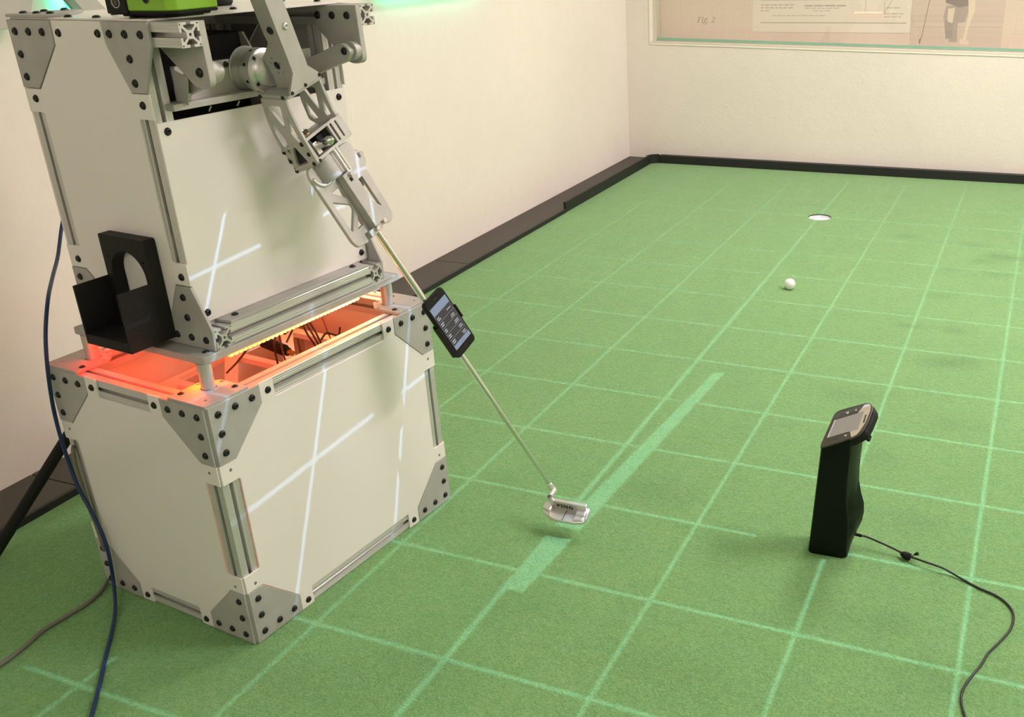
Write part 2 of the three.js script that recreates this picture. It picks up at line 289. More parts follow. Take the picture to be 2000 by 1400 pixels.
    poly('#c0aaa3', [[0.17, 0.21], [0.29, 0.21], [0.27, 0.13], [0.235, 0.125], [0.24, 0.03], [0.2, 0.03], [0.19, 0.11], [0.16, 0.15]]);
    poly('#a08d88', [[0.165, 0.32], [0.29, 0.32], [0.30, 0.215], [0.235, 0.20], [0.165, 0.225]]);
    poly('#f0d8c3', [[0.18, 0.195], [0.215, 0.2], [0.21, 0.13], [0.195, 0.115], [0.182, 0.14]]);
    poly('#b5a29c', [[0.165, 0.14], [0.215, 0.12], [0.212, 0.05], [0.182, 0.045]]);
    poly('#f4dcc6', [[0.275, 0.25], [0.31, 0.24], [0.315, 0.19], [0.29, 0.1], [0.284, 0.04], [0.268, 0.04], [0.285, 0.16]]);
    poly('#f0dac6', [[0.255, 0.05], [0.3, 0.035], [0.3, 0.018], [0.252, 0.018]]);
    k.strokeStyle = '#9c877f'; k.lineWidth = 4; k.beginPath(); k.moveTo(X(0.05), Y(0.02)); k.lineTo(X(0.06), Y(0.06)); k.lineTo(X(0.105), Y(0.4)); k.stroke();
    k.lineWidth = 8; k.beginPath(); k.moveTo(X(0.05), Y(0.02)); k.lineTo(X(0.052), Y(0.045)); k.stroke();
    // generic upper figure above the frame of view
    poly('#bba59a', [[0.15, 0.32], [0.31, 0.32], [0.33, 0.6], [0.13, 0.6]]);
  }, 512, 1024);
}
// dark laminate ledge along the left wall, its black nosing, and the raised black kerb
{
  const led = struct('trim_1', box(ROOM.x0 - 0.01, -1.206, -0.02, 0.0145, ROOM.z0, 2.5), M.curb, 'black nosing under the dark ledge along the left wall');
  const cuts = [2.5, 1.6, -0.2115, -2.104, ROOM.z0];
  for (let i = 0; i + 1 < cuts.length; i++) { const b = mesh('ledge_board', rbox(ROOM.x0 + 0.001, -1.207, 0.0146, 0.0185, cuts[i + 1] + 0.0020, cuts[i] - 0.0020, 0.0006), M.ledge, led); b.userData.label = 'dark brown laminate ledge board'; }
  mesh('nosing', rbox(-1.208, -1.197, -0.01, 0.019, -3.03, 2.5, 0.002), M.curb, led);
  const k = struct('trim_2', rbox(-1.212, -1.199, -0.01, 0.052, -4.17, -3.03, 0.002), M.curb, 'raised black kerb board at the far end of the ledge');
  // rounded corner into the kerb on the back wall
  const cor = []; for (let i = 0; i <= 8; i++) { const a = i / 8 * Math.PI / 2; cor.push([-1.205 + 0.05 * (1 - Math.cos(a)), -4.17 - 0.05 * Math.sin(a)]); }
  const s = new THREE.Shape(); cor.forEach(([x, z], i) => i ? s.lineTo(x, z) : s.moveTo(x, z)); for (let i = 8; i >= 0; i--) { const a = i / 8 * Math.PI / 2; s.lineTo(-1.218 + 0.063 * (1 - Math.cos(a)), -4.17 - 0.063 * Math.sin(a)); } s.closePath();
  mesh('kerb_corner', slab(s, 'y', -0.01, 0.052, 0.001), M.curb, k);
  const bk = struct('trim_3', new THREE.BufferGeometry(), M.curb, 'black kerb board along the foot of the back wall');
  const q = [V(-1.155, 0, -4.226), V(0.345, 0, -4.2315), V(3.3, 0, -4.275)];
  const seg = (a, b) => slab(shapeOf([[a.x, a.z], [b.x - 0.0015, b.z], [b.x - 0.0015, b.z - 0.035], [a.x, a.z - 0.035]]), 'y', -0.01, 0.046, 0.0012);
  bk.geometry = box(-1.2, 3.3, -0.02, 0.0, -4.27, -4.262);
  mesh('kerb_board', seg(q[0], q[1]), M.curb, bk); mesh('kerb_board', seg(q[1], q[2]), M.curb, bk);
}
// ceiling lights
for (const [x, z, w, l, e] of LAMPS) {
  const t = thing('ceiling_light', x < 1 ? 'long ceiling light panel over the putting line' : z < 0 ? 'ceiling light panel over the right side of the green' : 'ceiling light panel behind the camera', 'light', V(x, CEIL, z));
  mesh('housing', merge([box(-w / 2 - 0.02, w / 2 + 0.02, -0.005, 0, -l / 2 - 0.02, l / 2 + 0.02), box(-w / 2 - 0.02, -w / 2, -0.03, -0.005, -l / 2 - 0.02, l / 2 + 0.02), box(w / 2, w / 2 + 0.02, -0.03, -0.005, -l / 2 - 0.02, l / 2 + 0.02)]), M.ceiling, t);
  mesh('diffuser', box(-w / 2, w / 2, -0.02, -0.006, -l / 2, l / 2), std({ color: lin(0.9, 0.9, 0.88), emissive: LAMP_COLOUR, emissiveIntensity: 1.5 }), t);
  const r = new THREE.RectAreaLight(LAMP_COLOUR, e, w, l); r.position.set(0, -0.032, 0); r.rotation.x = -Math.PI / 2; t.add(r);
}

// ------------------------------------------------------------------ the projector that throws the grid
const U = 0.30062;
{
  const t = thing('ceiling_projector', 'white ceiling projector throwing the line grid onto the green', 'projector', PROJ);
  const d = 0.12, s = d / PROJ.y;                                   // slide plane below the light
  const map = ([x, z]) => [(x - PROJ.x) * s, (z - PROJ.z) * s];
  const wx = (i) => i === 0 ? 0.0130 : 0.0080, wz = (k) => k === 11 ? 0.0140 : 0.0090;
  const zEnd = -4.065, zStart = 0.95, xEnd = 1.86, xStart = -1.33;
  const xs = [xStart]; for (let i = -4; i <= 6; i++) xs.push(i * U - wx(i) / 2, i * U + wx(i) / 2); xs.push(xEnd);
  const zs = [zStart]; for (let k = -3; k <= 13; k++) zs.push(-k * U + wz(k) / 2, -k * U - wz(k) / 2); zs.push(zEnd);
  const clip = (poly, a, b, side) => {        // keep the part on one side of the line a-b
    const f = (p) => side * ((b[0] - a[0]) * (p[1] - a[1]) - (b[1] - a[1]) * (p[0] - a[0])), o = [];
    poly.forEach((p, i) => { const q = poly[(i + 1) % poly.length], fp = f(p), fq = f(q); if (fp >= 0) o.push(p); if (fp * fq < 0) { const m = fp / (fp - fq); o.push([p[0] + (q[0] - p[0]) * m, p[1] + (q[1] - p[1]) * m]); } });
    return o;
  };
  const g2 = (u, v) => { const p = G(u, v); return [p.x, p.z]; };
  const strip = [g2(977, 1146), g2(1021, 1158), g2(1416, 727), g2(1393, 728)];     // the broad aiming bar
  const area = strip.reduce((a, p, i) => { const q = strip[(i + 1) % 4]; return a + p[0] * q[1] - q[0] * p[1]; }, 0), sg = Math.sign(area);
  const v = [], add = (poly) => { const q = poly.map(map); for (let i = 1; i + 1 < q.length; i++) for (const p of [q[0], q[i], q[i + 1]]) v.push(p[0], -d, p[1]); };
  for (let i = 0; i + 1 < xs.length; i += 2) for (let k = 0; k + 1 < zs.length; k += 2) {
    if (xs[i + 1] - xs[i] < 1e-4) continue;
    let rest = [[xs[i], zs[k]], [xs[i + 1], zs[k]], [xs[i + 1], zs[k + 1]], [xs[i], zs[k + 1]]];
    for (let e = 0; e < 4 && rest.length > 2; e++) { const a = strip[e], b = strip[(e + 1) % 4], out = clip(rest, a, b, -sg); if (out.length > 2) add(out); rest = clip(rest, a, b, sg); }
  }
  const X0 = -6, X1 = 6, Z0 = -8, Z1 = 6;
  add([[X0, Z0], [xStart, Z0], [xStart, Z1], [X0, Z1]]); add([[xEnd, Z0], [X1, Z0], [X1, Z1], [xEnd, Z1]]); add([[xStart, Z0], [xEnd, Z0], [xEnd, zEnd], [xStart, zEnd]]); add([[xStart, zStart], [xEnd, zStart], [xEnd, Z1], [xStart, Z1]]);
  const g = new THREE.BufferGeometry(); g.setAttribute('position', new THREE.Float32BufferAttribute(v, 3)); g.computeVertexNormals();
  const sl = mesh('slide', g, M.hole, t); sl.userData.label = 'dark slide with clear grid lines';
  const a = (X0 - PROJ.x) * s, b = (X1 - PROJ.x) * s, c = (Z0 - PROJ.z) * s, e = (Z1 - PROJ.z) * s;
  mesh('body', merge([box(a, b, 0.06, 0.07, c, e), box(a - 0.008, a, -d - 0.005, 0.07, c, e), box(b, b + 0.008, -d - 0.005, 0.07, c, e), box(a - 0.008, b + 0.008, -d - 0.005, 0.07, c - 0.008, c), box(a - 0.008, b + 0.008, -d - 0.005, 0.07, e, e + 0.008)]), std({ color: lin(0.02, 0.02, 0.02), roughness: 0.9 }), t);
  mesh('mount', cyl(V(0, 0.07, 0), V(0, CEIL - PROJ.y - 0.001, 0), 0.02, 16), M.alum, t);
  const L = new THREE.PointLight(lin(0.38, 0.62, 1.0), PROJ_POWER); L.shadow.radius = 0.009; L.castShadow = true; t.add(L);
}

// ------------------------------------------------------------------ the putting robot (own axes: +x out of its front, +z towards its near side)
const TH = -0.106936, RO = V(-0.368929, 0, 0.090459);
const RM = new THREE.Matrix4().makeRotationY(TH).setPosition(RO), RI = RM.clone().invert();
const axisOf = (k) => V(k === 0 ? 1 : 0, k === 1 ? 1 : 0, k === 2 ? 1 : 0).transformDirection(RM);
const toWorld = (x, y, z) => V(x, y, z).applyMatrix4(RM);
const LP = (u, v, ax, val) => { const p = V(0, 0, 0); p.setComponent(ax, val); return onPlane(u, v, p.applyMatrix4(RM), axisOf(ax)).applyMatrix4(RI); };
const robot = thing('putting_robot', 'white and aluminium putting robot on a square cabinet with glowing orange gap', 'robot', RO);
robot.rotation.y = TH;
const IN = 0.0254, E15 = 1.5 * IN, Wb = 0.4458, Db = 0.6006, Hb = 0.508, T = 0.0054;

// T-slot extrusion, centred on its axis
const profile = (() => {
  const q = [[4.1, 19.05], [9.2, 19.05], [9.6, 18.75], [10.0, 19.05], [13.6, 19.05], [14.0, 18.75], [14.4, 19.05], [18.3, 19.05], [19.05, 18.3], [19.05, 14.4], [18.75, 14.0], [19.05, 13.6], [19.05, 10.0], [18.75, 9.6], [19.05, 9.2], [19.05, 4.1], [14.9, 4.1], [14.9, 9.6], [13.4, 10.6], [6.6, 3.9]];
  const pts = []; for (let k = 0; k < 4; k++) { const c = [1, 0, -1, 0][k], s = [0, -1, 0, 1][k]; for (const [x, y] of [[3.9, 6.6], [10.6, 13.4], [9.6, 14.9], [4.1, 14.9], ...q.slice(0, 16), [14.9, 4.1], [14.9, 9.6], [13.4, 10.6], [6.6, 3.9]]) pts.push([(x * c - y * s) / 1000, (x * s + y * c) / 1000]); }
  // each quarter starts and ends on the web, so consecutive quarters join along the core
  const s = shapeOf(pts); s.holes.push(circleHole(0, 0, 0.0026)); for (const [a, b] of [[1, 1], [1, -1], [-1, 1], [-1, -1]]) s.holes.push(circleHole(a * 0.0162, b * 0.0162, 0.0015)); return s;
})();
const railCache = {};
function rail(axis, a0, a1, u, w, name = 'frame_rail', parent = robot) {       // u, w: centre on the two other axes, in x, y, z order
  const len = Math.abs(a1 - a0), key = len.toFixed(4);
  if (!railCache[key]) railCache[key] = new THREE.ExtrudeGeometry(profile, { depth: len, bevelEnabled: false, curveSegments: 5 }).translate(0, 0, -len / 2);
  const o = mesh(name, railCache[key], M.rail, parent), m = (a0 + a1) / 2;
  if (axis === 'z') o.position.set(u, w, m); if (axis === 'x') { o.rotation.y = Math.PI / 2; o.position.set(m, u, w); } if (axis === 'y') { o.rotation.x = Math.PI / 2; o.position.set(u, m, w); }
  return o;
}
// button-head screw with a hex socket; points along +y
const screwGeo = (() => { const g = lathe([[0, 0.0011], [0.0021, 0.0011], [0.0022, 0.0040], [0.0040, 0.0038], [0.0056, 0.0028], [0.0066, 0.0012], [0.0070, -0.0004]], 18); return g; })();
function screw(p, dir, parent, scale = 1, m = M.screw) {
  const o = mesh('screw', screwGeo, m, parent); o.position.set(p[0], p[1], p[2]); o.quaternion.setFromUnitVectors(V(0, 1, 0), V(...dir)); o.scale.setScalar(scale); return o;
}
// a face of the machine: maps (p, q) drawn on it to robot axes
const FACE = {
  front: (x) => ({ axis: 'x', dir: [1, 0, 0], at: (p, q, d) => [x + d, q, p], sl: (s, a, b, bev) => slab(s, 'x', x + a, x + b, bev) }),
  rear: (x) => ({ axis: 'x', dir: [-1, 0, 0], at: (p, q, d) => [x - d, q, p], sl: (s, a, b, bev) => slab(s, 'x', x - b, x - a, bev) }),
  near: (z) => ({ axis: 'z', dir: [0, 0, 1], at: (p, q, d) => [p, q, z + d], sl: (s, a, b, bev) => slab(s, 'z', z + a, z + b, bev) }),
  far: (z) => ({ axis: 'z', dir: [0, 0, -1], at: (p, q, d) => [p, q, z - d], sl: (s, a, b, bev) => slab(s, 'z', z - b, z - a, bev) }),
};
// corner plate: corner at (cp, cq), running sp along p and sq along q
function cornerPlate(f, cp, cq, sp, sq, parent = robot, L = 0.1155) {
  const g = [[0.0008, 0.0008], [L, 0.0008], [L, 0.0375], [0.0375, L], [0.0008, L]].map(([a, b]) => [cp + sp * a, cq + sq * b]); if (sp * sq < 0) g.reverse();
  const o = mesh('corner_plate', f.sl(shapeOf(g), 0, T, 0.0006), M.plate, parent);
  for (const [a, b] of [[0, 0], [1, 0], [2, 0], [0, 1], [0, 2]]) screw(f.at(cp + sp * (0.01905 + a * E15), cq + sq * (0.01905 + b * E15), T), f.dir, o);
  return o;
}
// cabinet panel with cut corners and a notch in each side that bares the rails
function panelShape(p0, p1, q0, q1, n, drill = []) {
  const c = 0.1161, k = 0.0380, d = 0.0382, r = [];
  const add = (...a) => a.forEach((x) => r.push(x));
  // counter-clockwise from the lower left corner cut
  add([p0 + c, q0], [p0 + n.b0, q0], [p0 + n.b0, q0 + d], [p1 - n.b1, q0 + d], [p1 - n.b1, q0], [p1 - c, q0], [p1 - c, q0 + k], [p1 - k, q0 + c], [p1, q0 + c]);
  add([p1, q0 + n.r0], [p1 - d, q0 + n.r0], [p1 - d, q1 - n.r1], [p1, q1 - n.r1], [p1, q1 - c], [p1 - k, q1 - c], [p1 - c, q1 - k], [p1 - c, q1]);
  add([p1 - n.t1, q1], [p1 - n.t1, q1 - d], [p0 + n.t0, q1 - d], [p0 + n.t0, q1], [p0 + c, q1], [p0 + c, q1 - k], [p0 + k, q1 - c], [p0, q1 - c]);
  add([p0, q1 - n.r1], [p0 + d, q1 - n.r1], [p0 + d, q0 + n.r0], [p0, q0 + n.r0], [p0, q0 + c], [p0 + k, q0 + c], [p0 + c, q0 + k]);
  const notch = new Set([2, 3, 10, 11, 18, 19, 26, 27]);
  const S = rshape(r, r.map((_, i) => notch.has(i) ? 0.005 : 0.0004)); for (const [a, b, c2] of drill) S.holes.push(circleHole(a, b, c2)); return S;
}
const base = { b0: 0.149, b1: 0.149, t0: 0.149, t1: 0.149, r0: 0.153, r1: 0.156 };
{
  // frame
  const e = 0.01905, X = [-e, -Wb + e], Z = [-e, -Db + e];
  for (const x of X) for (const z of Z) rail('y', 0.002, Hb, x, z, 'base_post');
  for (const x of X) for (const y of [e + 0.001, Hb - e]) rail('z', -Db + 2 * e, -2 * e, x, y, 'base_rail');
  for (const z of Z) for (const y of [e + 0.001, Hb - e]) rail('x', -Wb + 2 * e, -2 * e, y, z, 'base_rail');
  // skins
  const faces = [[FACE.front(0), -Db, 0], [FACE.near(0), -Wb, 0], [FACE.rear(-Wb), -Db, 0], [FACE.far(-Db), -Wb, 0]];
  faces.forEach(([f, p0, p1], i) => {
    const o = mesh('base_panel', f.sl(panelShape(p0, p1, 0.001, Hb + 0.002, base), 0, 0.0042, 0.0005), M.panel, robot); o.userData.label = 'glossy white cabinet panel';
    for (const [p, q] of [[p0 + 0.134, 0.0155], [p1 - 0.134, 0.0155], [p0 + 0.134, Hb - 0.0175], [p1 - 0.134, Hb - 0.0175]]) screw(f.at(p, q, 0.0042), f.dir, o);
    for (const [p, q] of [[p0 + 0.0215, 0.13], [p1 - 0.0215, 0.13], [p0 + 0.0215, 0.378], [p1 - 0.0215, 0.378]]) { const k = screw(f.at(p, q, 0.0038), f.dir, o, 0.52); k.name = 'hole_disc'; k.scale.y = 0.15; }  // flat black discs standing for shaded tapped holes, not real screws
    for (const [cp, sp] of [[p0, 1], [p1, -1]]) for (const [cq, sq] of [[0.001, 1], [Hb + 0.002, -1]]) cornerPlate(f, cp, cq, sp, sq);
  });
  // top plates carrying the four posts
  const ty = Hb + 0.0065;
  for (const [sx, x0] of [[-1, 0.003], [1, -Wb - 0.003]]) for (const [sz, z0] of [[-1, 0.003], [1, -Db - 0.003]]) {
    const L = 0.0975, pts = [[0, 0], [L, 0], [L, L * 0.72], [L * 0.72, L], [0, L]].map(([a, b]) => [x0 + sx * a, z0 + sz * b]); if (sx * sz < 0) pts.reverse();
    const ps = rshape(pts, 0.003); for (const [a, b, r] of [[0.0215, 0.0215, 0.0025], [0.0625, 0.092, 0.0040], [0.092, 0.0625, 0.0040], [0.0615, 0.0615, 0.0140]]) ps.holes.push(circleHole(x0 + sx * a, z0 + sz * b, r));
    const o = mesh('post_plate', slab(ps, 'y', Hb + 0.0005, ty, 0.0004, 12), M.plate, robot);
    for (const [a, b] of [[0.0215, 0.086], [0.086, 0.0215]]) { screw([x0 + sx * a, ty - 0.0012, z0 + sz * b], [0, 1, 0], o, 0.95); }
    const pz = z0 + sz * 0.0615, px = x0 + sx * 0.0615;
    mesh('post', merge([cyl(V(px, Hb - 0.01, pz), V(px, 0.5640, pz), 0.0127, 28)]), M.steel, robot);
  }
  // perforated truss shelf and wiring inside the open cabinet
  const sh = rshape([[-0.405, -0.042], [-0.042, -0.042], [-0.042, -0.555], [-0.405, -0.555]], 0.004);
  const tri = (a) => sh.holes.push(rhole(a, 0.014));
  for (let k = 0; k < 3; k++) {
    const z0 = -0.062 - k * 0.162, z1 = z0 - 0.14;
    tri([[-0.39, z0], [-0.24, z0], [-0.39, z1 + 0.01]]); tri([[-0.215, z0], [-0.06, z0], [-0.06, z1 + 0.015]]);
    tri([[-0.225, z0 - 0.02], [-0.085, z1 - 0.004], [-0.365, z1 - 0.004]]);
  }
  mesh('truss_shelf', slab(sh, 'y', 0.388, 0.400, 0.0005, 8), M.panel, robot);
  mesh('cabinet_floor', box(-Wb + 0.04, -0.04, 0.03, 0.036, -Db + 0.04, -0.04), M.panel, robot);
  const w = (u, v, h) => LP(u, v, 1, h);
  const con = mesh('cable_connector', merge([cyl(w(516, 668, 0.455), w(556, 684, 0.448), 0.0125, 20), cyl(w(556, 684, 0.448), w(563, 687, 0.447), 0.0095, 20)]), M.printed, robot); con.userData.label = 'black round cable connector';
  mesh('connector_tip', cyl(w(563, 687, 0.447), w(572, 690, 0.446), 0.0062, 16), M.brass, robot);
  const wires = [[[490, 672, 0.53], [465, 705, 0.47], [443, 728, 0.41]], [[538, 655, 0.54], [536, 680, 0.47], [545, 720, 0.40]], [[545, 652, 0.54], [553, 690, 0.46], [560, 712, 0.40]], [[556, 652, 0.53], [572, 640, 0.5], [560, 668, 0.43]], [[590, 632, 0.54], [602, 655, 0.47], [618, 678, 0.41]], [[597, 630, 0.54], [612, 655, 0.47], [624, 676, 0.41]], [[604, 628, 0.54], [617, 650, 0.47], [628, 672, 0.41]], [[626, 665, 0.41], [640, 650, 0.45], [660, 655, 0.43], [664, 640, 0.46]]];
  wires.forEach((l) => mesh('wire', tube(l.map((a) => w(...a)), 0.0022, 30, 6), M.wire, robot));
  mesh('wire', tube([w(628, 617, 0.54), w(637, 640, 0.47), w(646, 662, 0.41)], 0.0015, 24, 6), M.redWire, robot);
}
// deck on the posts, with light strips under its edge
const DY0 = 0.5635, DY1 = 0.5775;
{
  const d = mesh('deck_plate', slab(rshape([[-0.412, -0.049], [-0.0435, -0.049], [-0.0435, -0.571], [-0.412, -0.571]], [0.004, 0.016, 0.004, 0.004]), 'y', DY0, DY1, 0.0008), M.plate, robot);
  screw([-0.0655, DY1 - 0.001, -0.073], [0, 1, 0], d, 0.95);
  const strips = [   // from, to, colour, light
    [[-0.0462, -0.104], [-0.0462, -0.19], [1, 0.11, 0.006], 46], [[-0.0462, -0.19], [-0.0462, -0.276], [1, 0.17, 0.012], 44], [[-0.0462, -0.276], [-0.0462, -0.36], [1, 0.24, 0.03], 46], [[-0.0462, -0.36], [-0.0462, -0.444], [1, 0.32, 0.07], 54],
    [[-0.36, -0.066], [-0.105, -0.066], [1, 0.012, 0.002], 150], [[-0.105, -0.066], [-0.055, -0.066], [1, 0.17, 0.008], 170], [[-0.36, -0.5655], [-0.12, -0.5655], [1, 0.34, 0.12], 60], [[-0.4085, -0.12], [-0.4085, -0.50], [1, 0.09, 0.015], 25],
  ];
  for (const [a, b, c, e] of strips) {
    const alongZ = a[0] === b[0], col = lin(...c);
    const s = mesh('light_strip', alongZ ? box(a[0] - 0.0026, a[0] + 0.0026, DY0 - 0.0040, DY0 + 0.0001, a[1], b[1]) : box(a[0], b[0], DY0 - 0.0040, DY0 + 0.0001, a[1] - 0.0026, a[1] + 0.0026), std({ color: lin(0.3, 0.2, 0.1), emissive: col, emissiveIntensity: !alongZ && a[1] < -0.3 ? 26 : a[0] < -0.4 ? 12 : 7 }), robot);
    const n = 8; for (let i = 0; i < n; i++) { const f = (i + 0.5) / n, x = a[0] + (b[0] - a[0]) * f, z = a[1] + (b[1] - a[1]) * f; mesh('led', rbox(x - 0.0032, x + 0.0032, DY0 - 0.0048, DY0 - 0.0006, z - 0.0032, z + 0.0032, 0.0008), std({ color: lin(0.5, 0.4, 0.3), emissive: lin(c[0], c[1] * 2.2, c[2] * 3), emissiveIntensity: 20 }), s); }
    const len = Math.abs(b[0] - a[0]) + Math.abs(b[1] - a[1]);
    const r = new THREE.RectAreaLight(col, e, alongZ ? 0.008 : len, alongZ ? len : 0.008); r.position.set((a[0] + b[0]) / 2, DY0 - 0.0055, (a[1] + b[1]) / 2); r.rotation.x = -Math.PI / 2; robot.add(r);
  }
}
// housing: frame, skins, top cover
const ZN = -0.0863, ZF = -0.5253, XF = -0.0859, XB = -0.416, Y0 = 0.5778, Y1 = 1.1390, SX = 0.0205;
{
  const e = 0.01905, xc = XF - e, xl = XB + e, zn = ZN - e, zf = ZF + e, yt = Y1 - e, yb = Y0 + e;
  for (const z of [zn, zf]) { rail('y', Y0 + 2 * e, Y1 - 2 * e, xc, z, 'housing_post'); rail('y', Y0 + 2 * e, Y1 - 2 * e, xl, z, 'housing_post'); rail('x', XB, SX, yt, z, 'housing_rail'); rail('x', XB, XF + 2 * e, yb, z, 'housing_rail'); }
  rail('z', ZF + 2 * e, ZN - 2 * e, XF + e, yb + 0.0005, 'housing_rail');                                        // front rail on the deck
  rail('z', ZF + 2 * e, ZN - 2 * e, xl, yt, 'housing_rail');
  // clamping strip on the front rail
  const cs = mesh('clamp_strip', slab(shapeOf([[XF + 0.0005, ZN - 2 * e + 0.003], [XF + 0.002, ZN - 2 * e + 0.003], [-0.0485, ZN - 2 * e - 0.001], [-0.0485, ZF + 2 * e + 0.001], [XF + 0.0005, ZF + 2 * e - 0.003]].reverse()), 'y', Y0 + 2 * e + 0.0008, Y0 + 2 * e + 0.0062, 0.0005), M.plate, robot);
  for (const z of [-0.152, -0.462]) screw([-0.068, Y0 + 2 * e + 0.006, z], [0, 1, 0], cs);
  // front panel
  const f = FACE.front(XF);
  const fp = mesh('front_panel', f.sl(shapeOf([[ZF + 0.002, Y0 + 2 * e + 0.0065], [ZN - 0.0005, Y0 + 2 * e + 0.0065], [ZN - 0.0005, 0.9790], [ZF + 0.002, 0.9790]]), 0, 0.0042, 0.0005), M.panel, robot); fp.userData.label = 'glossy white front panel';
  for (const [z, y] of [[-0.104, 0.9635], [-0.5055, 0.9635], [-0.1065, 0.6395], [-0.507, 0.639]]) screw(f.at(z, y, 0.0042), f.dir, fp);
  // near and far side panels: bare posts show through long notches
  for (const [nm, fc] of [['near', FACE.near(ZN)], ['far', FACE.far(ZF)]]) {
    const tX = -0.0800, L = XB - 0.0005, K = 0.0016;
    const p = [[-0.1640, Y0 + 0.0005], [-0.1575, 0.6235], [-0.1195, 0.6945 + K], [tX, 0.6945 + K], [tX, 0.7368], [-0.1172, 0.7368], [-0.1172, 0.9850], [tX, 0.9850], [tX, 1.0265], [-0.1215, 1.0265], [-0.1600, 1.1020], [-0.1620, Y1], [-0.2930, Y1], [-0.2945, 1.0990], [-0.3685, 1.0235], [L, 1.0235], [L, 0.9823], [-0.3760, 0.9823], [-0.3760, 0.7345], [L, 0.7345], [L, 0.6925], [-0.3720, 0.6925], [-0.2970, 0.6200], [-0.2970, Y0 + 0.0005]];
    const sp = mesh('side_panel', fc.sl(rshape(p, p.map((_, i) => [5, 6, 17, 18].includes(i) ? 0.005 : 0.0004)), 0, 0.0042, 0.0005), M.panel, robot); sp.userData.label = 'white side panel with notched edges';
    for (const [x, y] of [[-0.2778, 1.1193], [-0.1739, yt], [-0.3895, 1.0064], [-0.0997, 1.0085], [-0.0985, 0.7116], [-0.3896, 0.7092]]) screw(fc.at(x, y, 0.0042), fc.dir, sp);
    // top front and bottom front T plates, back corner plates
    const pl = (pts, sc) => { const o = mesh('joining_plate', fc.sl(shapeOf(pts), 0, T, 0.0006), M.plate, robot); for (const [x, y] of sc) screw(fc.at(x, y, T), fc.dir, o); };
    pl([[-0.0465, Y1], [-0.1605, Y1], [-0.1575, 1.1029], [-0.1200, 1.0280], [-0.0830, 1.0280], [-0.0462, 1.1050]], [[xc - E15, yt], [xc, yt], [xc + E15, yt], [xc, yt - E15], [xc, yt - 2 * E15]]);
    pl([[-0.1620, Y0 + 0.0005], [-0.0490, Y0 + 0.0005], [-0.0465, 0.6175], [-0.0808, 0.6945], [-0.1182, 0.6935], [-0.1555, 0.6225]], [[xc - E15, yb], [xc, yb], [xc + E15, yb], [xc, yb + E15], [xc, yb + 2 * E15]]);
    pl([[XB, Y1], [XB, 1.0250], [-0.3695, 1.0250], [-0.2960, 1.0995], [-0.2950, Y1]], [[xl, yt], [xl + E15, yt], [xl + 2 * E15, yt], [xl, yt - E15], [xl, yt - 2 * E15]]);
    pl([[XB, Y0 + 0.0005], [-0.2990, Y0 + 0.0005], [-0.2990, 0.6190], [-0.3728, 0.6910], [XB, 0.6910]], [[xl, yb], [xl + E15, yb], [xl + 2 * E15, yb], [xl, yb + E15], [xl, yb + 2 * E15]]);
  }
  mesh('rear_panel', box(XB - 0.0042, XB, Y0 + 0.001, Y1, ZF, ZN), M.panel, robot);
  mesh('inner_bulkhead', merge([slab(shapeOf([[-0.30, Y0 + 0.04], [-0.13, Y0 + 0.04], [-0.13, 0.98], [-0.20, 1.095], [-0.30, 1.095]]), 'z', -0.40, -0.396, 0)]), M.panel, robot);
  rail('y', Y0 + 2 * e, Y1 - 2 * e, -0.30, -0.235, 'inner_post');
  mesh('dark_filler', rbox(-0.36, -0.20, 0.62, 1.098, -0.39, -0.15, 0.004), M.black, robot);  // added black box, darkens the housing interior in place of shade
  // top cover
  const cov = mesh('top_cover', slab(shapeOf([[XB + 0.002, ZN - 0.001], [-0.052, ZN - 0.001], [-0.052, ZF - 0.002], [XB + 0.002, ZF - 0.002]].reverse()), 'y', Y1 + 0.0004, Y1 + 0.0038, 0.0005), M.panel, robot); cov.userData.label = 'white top cover sheet';
  const tb = mesh('joining_plate', slab(shapeOf([[XB, ZN + 0.004], [-0.304, ZN + 0.004], [-0.304, -0.125], [-0.375, -0.2], [XB, -0.2]].reverse()), 'y', Y1 + 0.004, Y1 + 0.0088, 0.0006), M.plate, robot);
  for (const [a, b] of [[0, 0], [1, 0], [2, 0], [0, 1], [0, 2]]) screw([xl + a * E15, Y1 + 0.0088, zn + 0.002 - b * E15], [0, 1, 0], tb);
  for (const [x, z] of [[-0.275, -0.104], [-0.275, -0.2], [-0.2, -0.104], [-0.23, -0.16], [-0.105, -0.104], [-0.10, -0.30], [-0.10, -0.36], [-0.105, -0.508], [-0.2, -0.508]]) screw([x, Y1 + 0.0037, z], [0, 1, 0], cov);
}
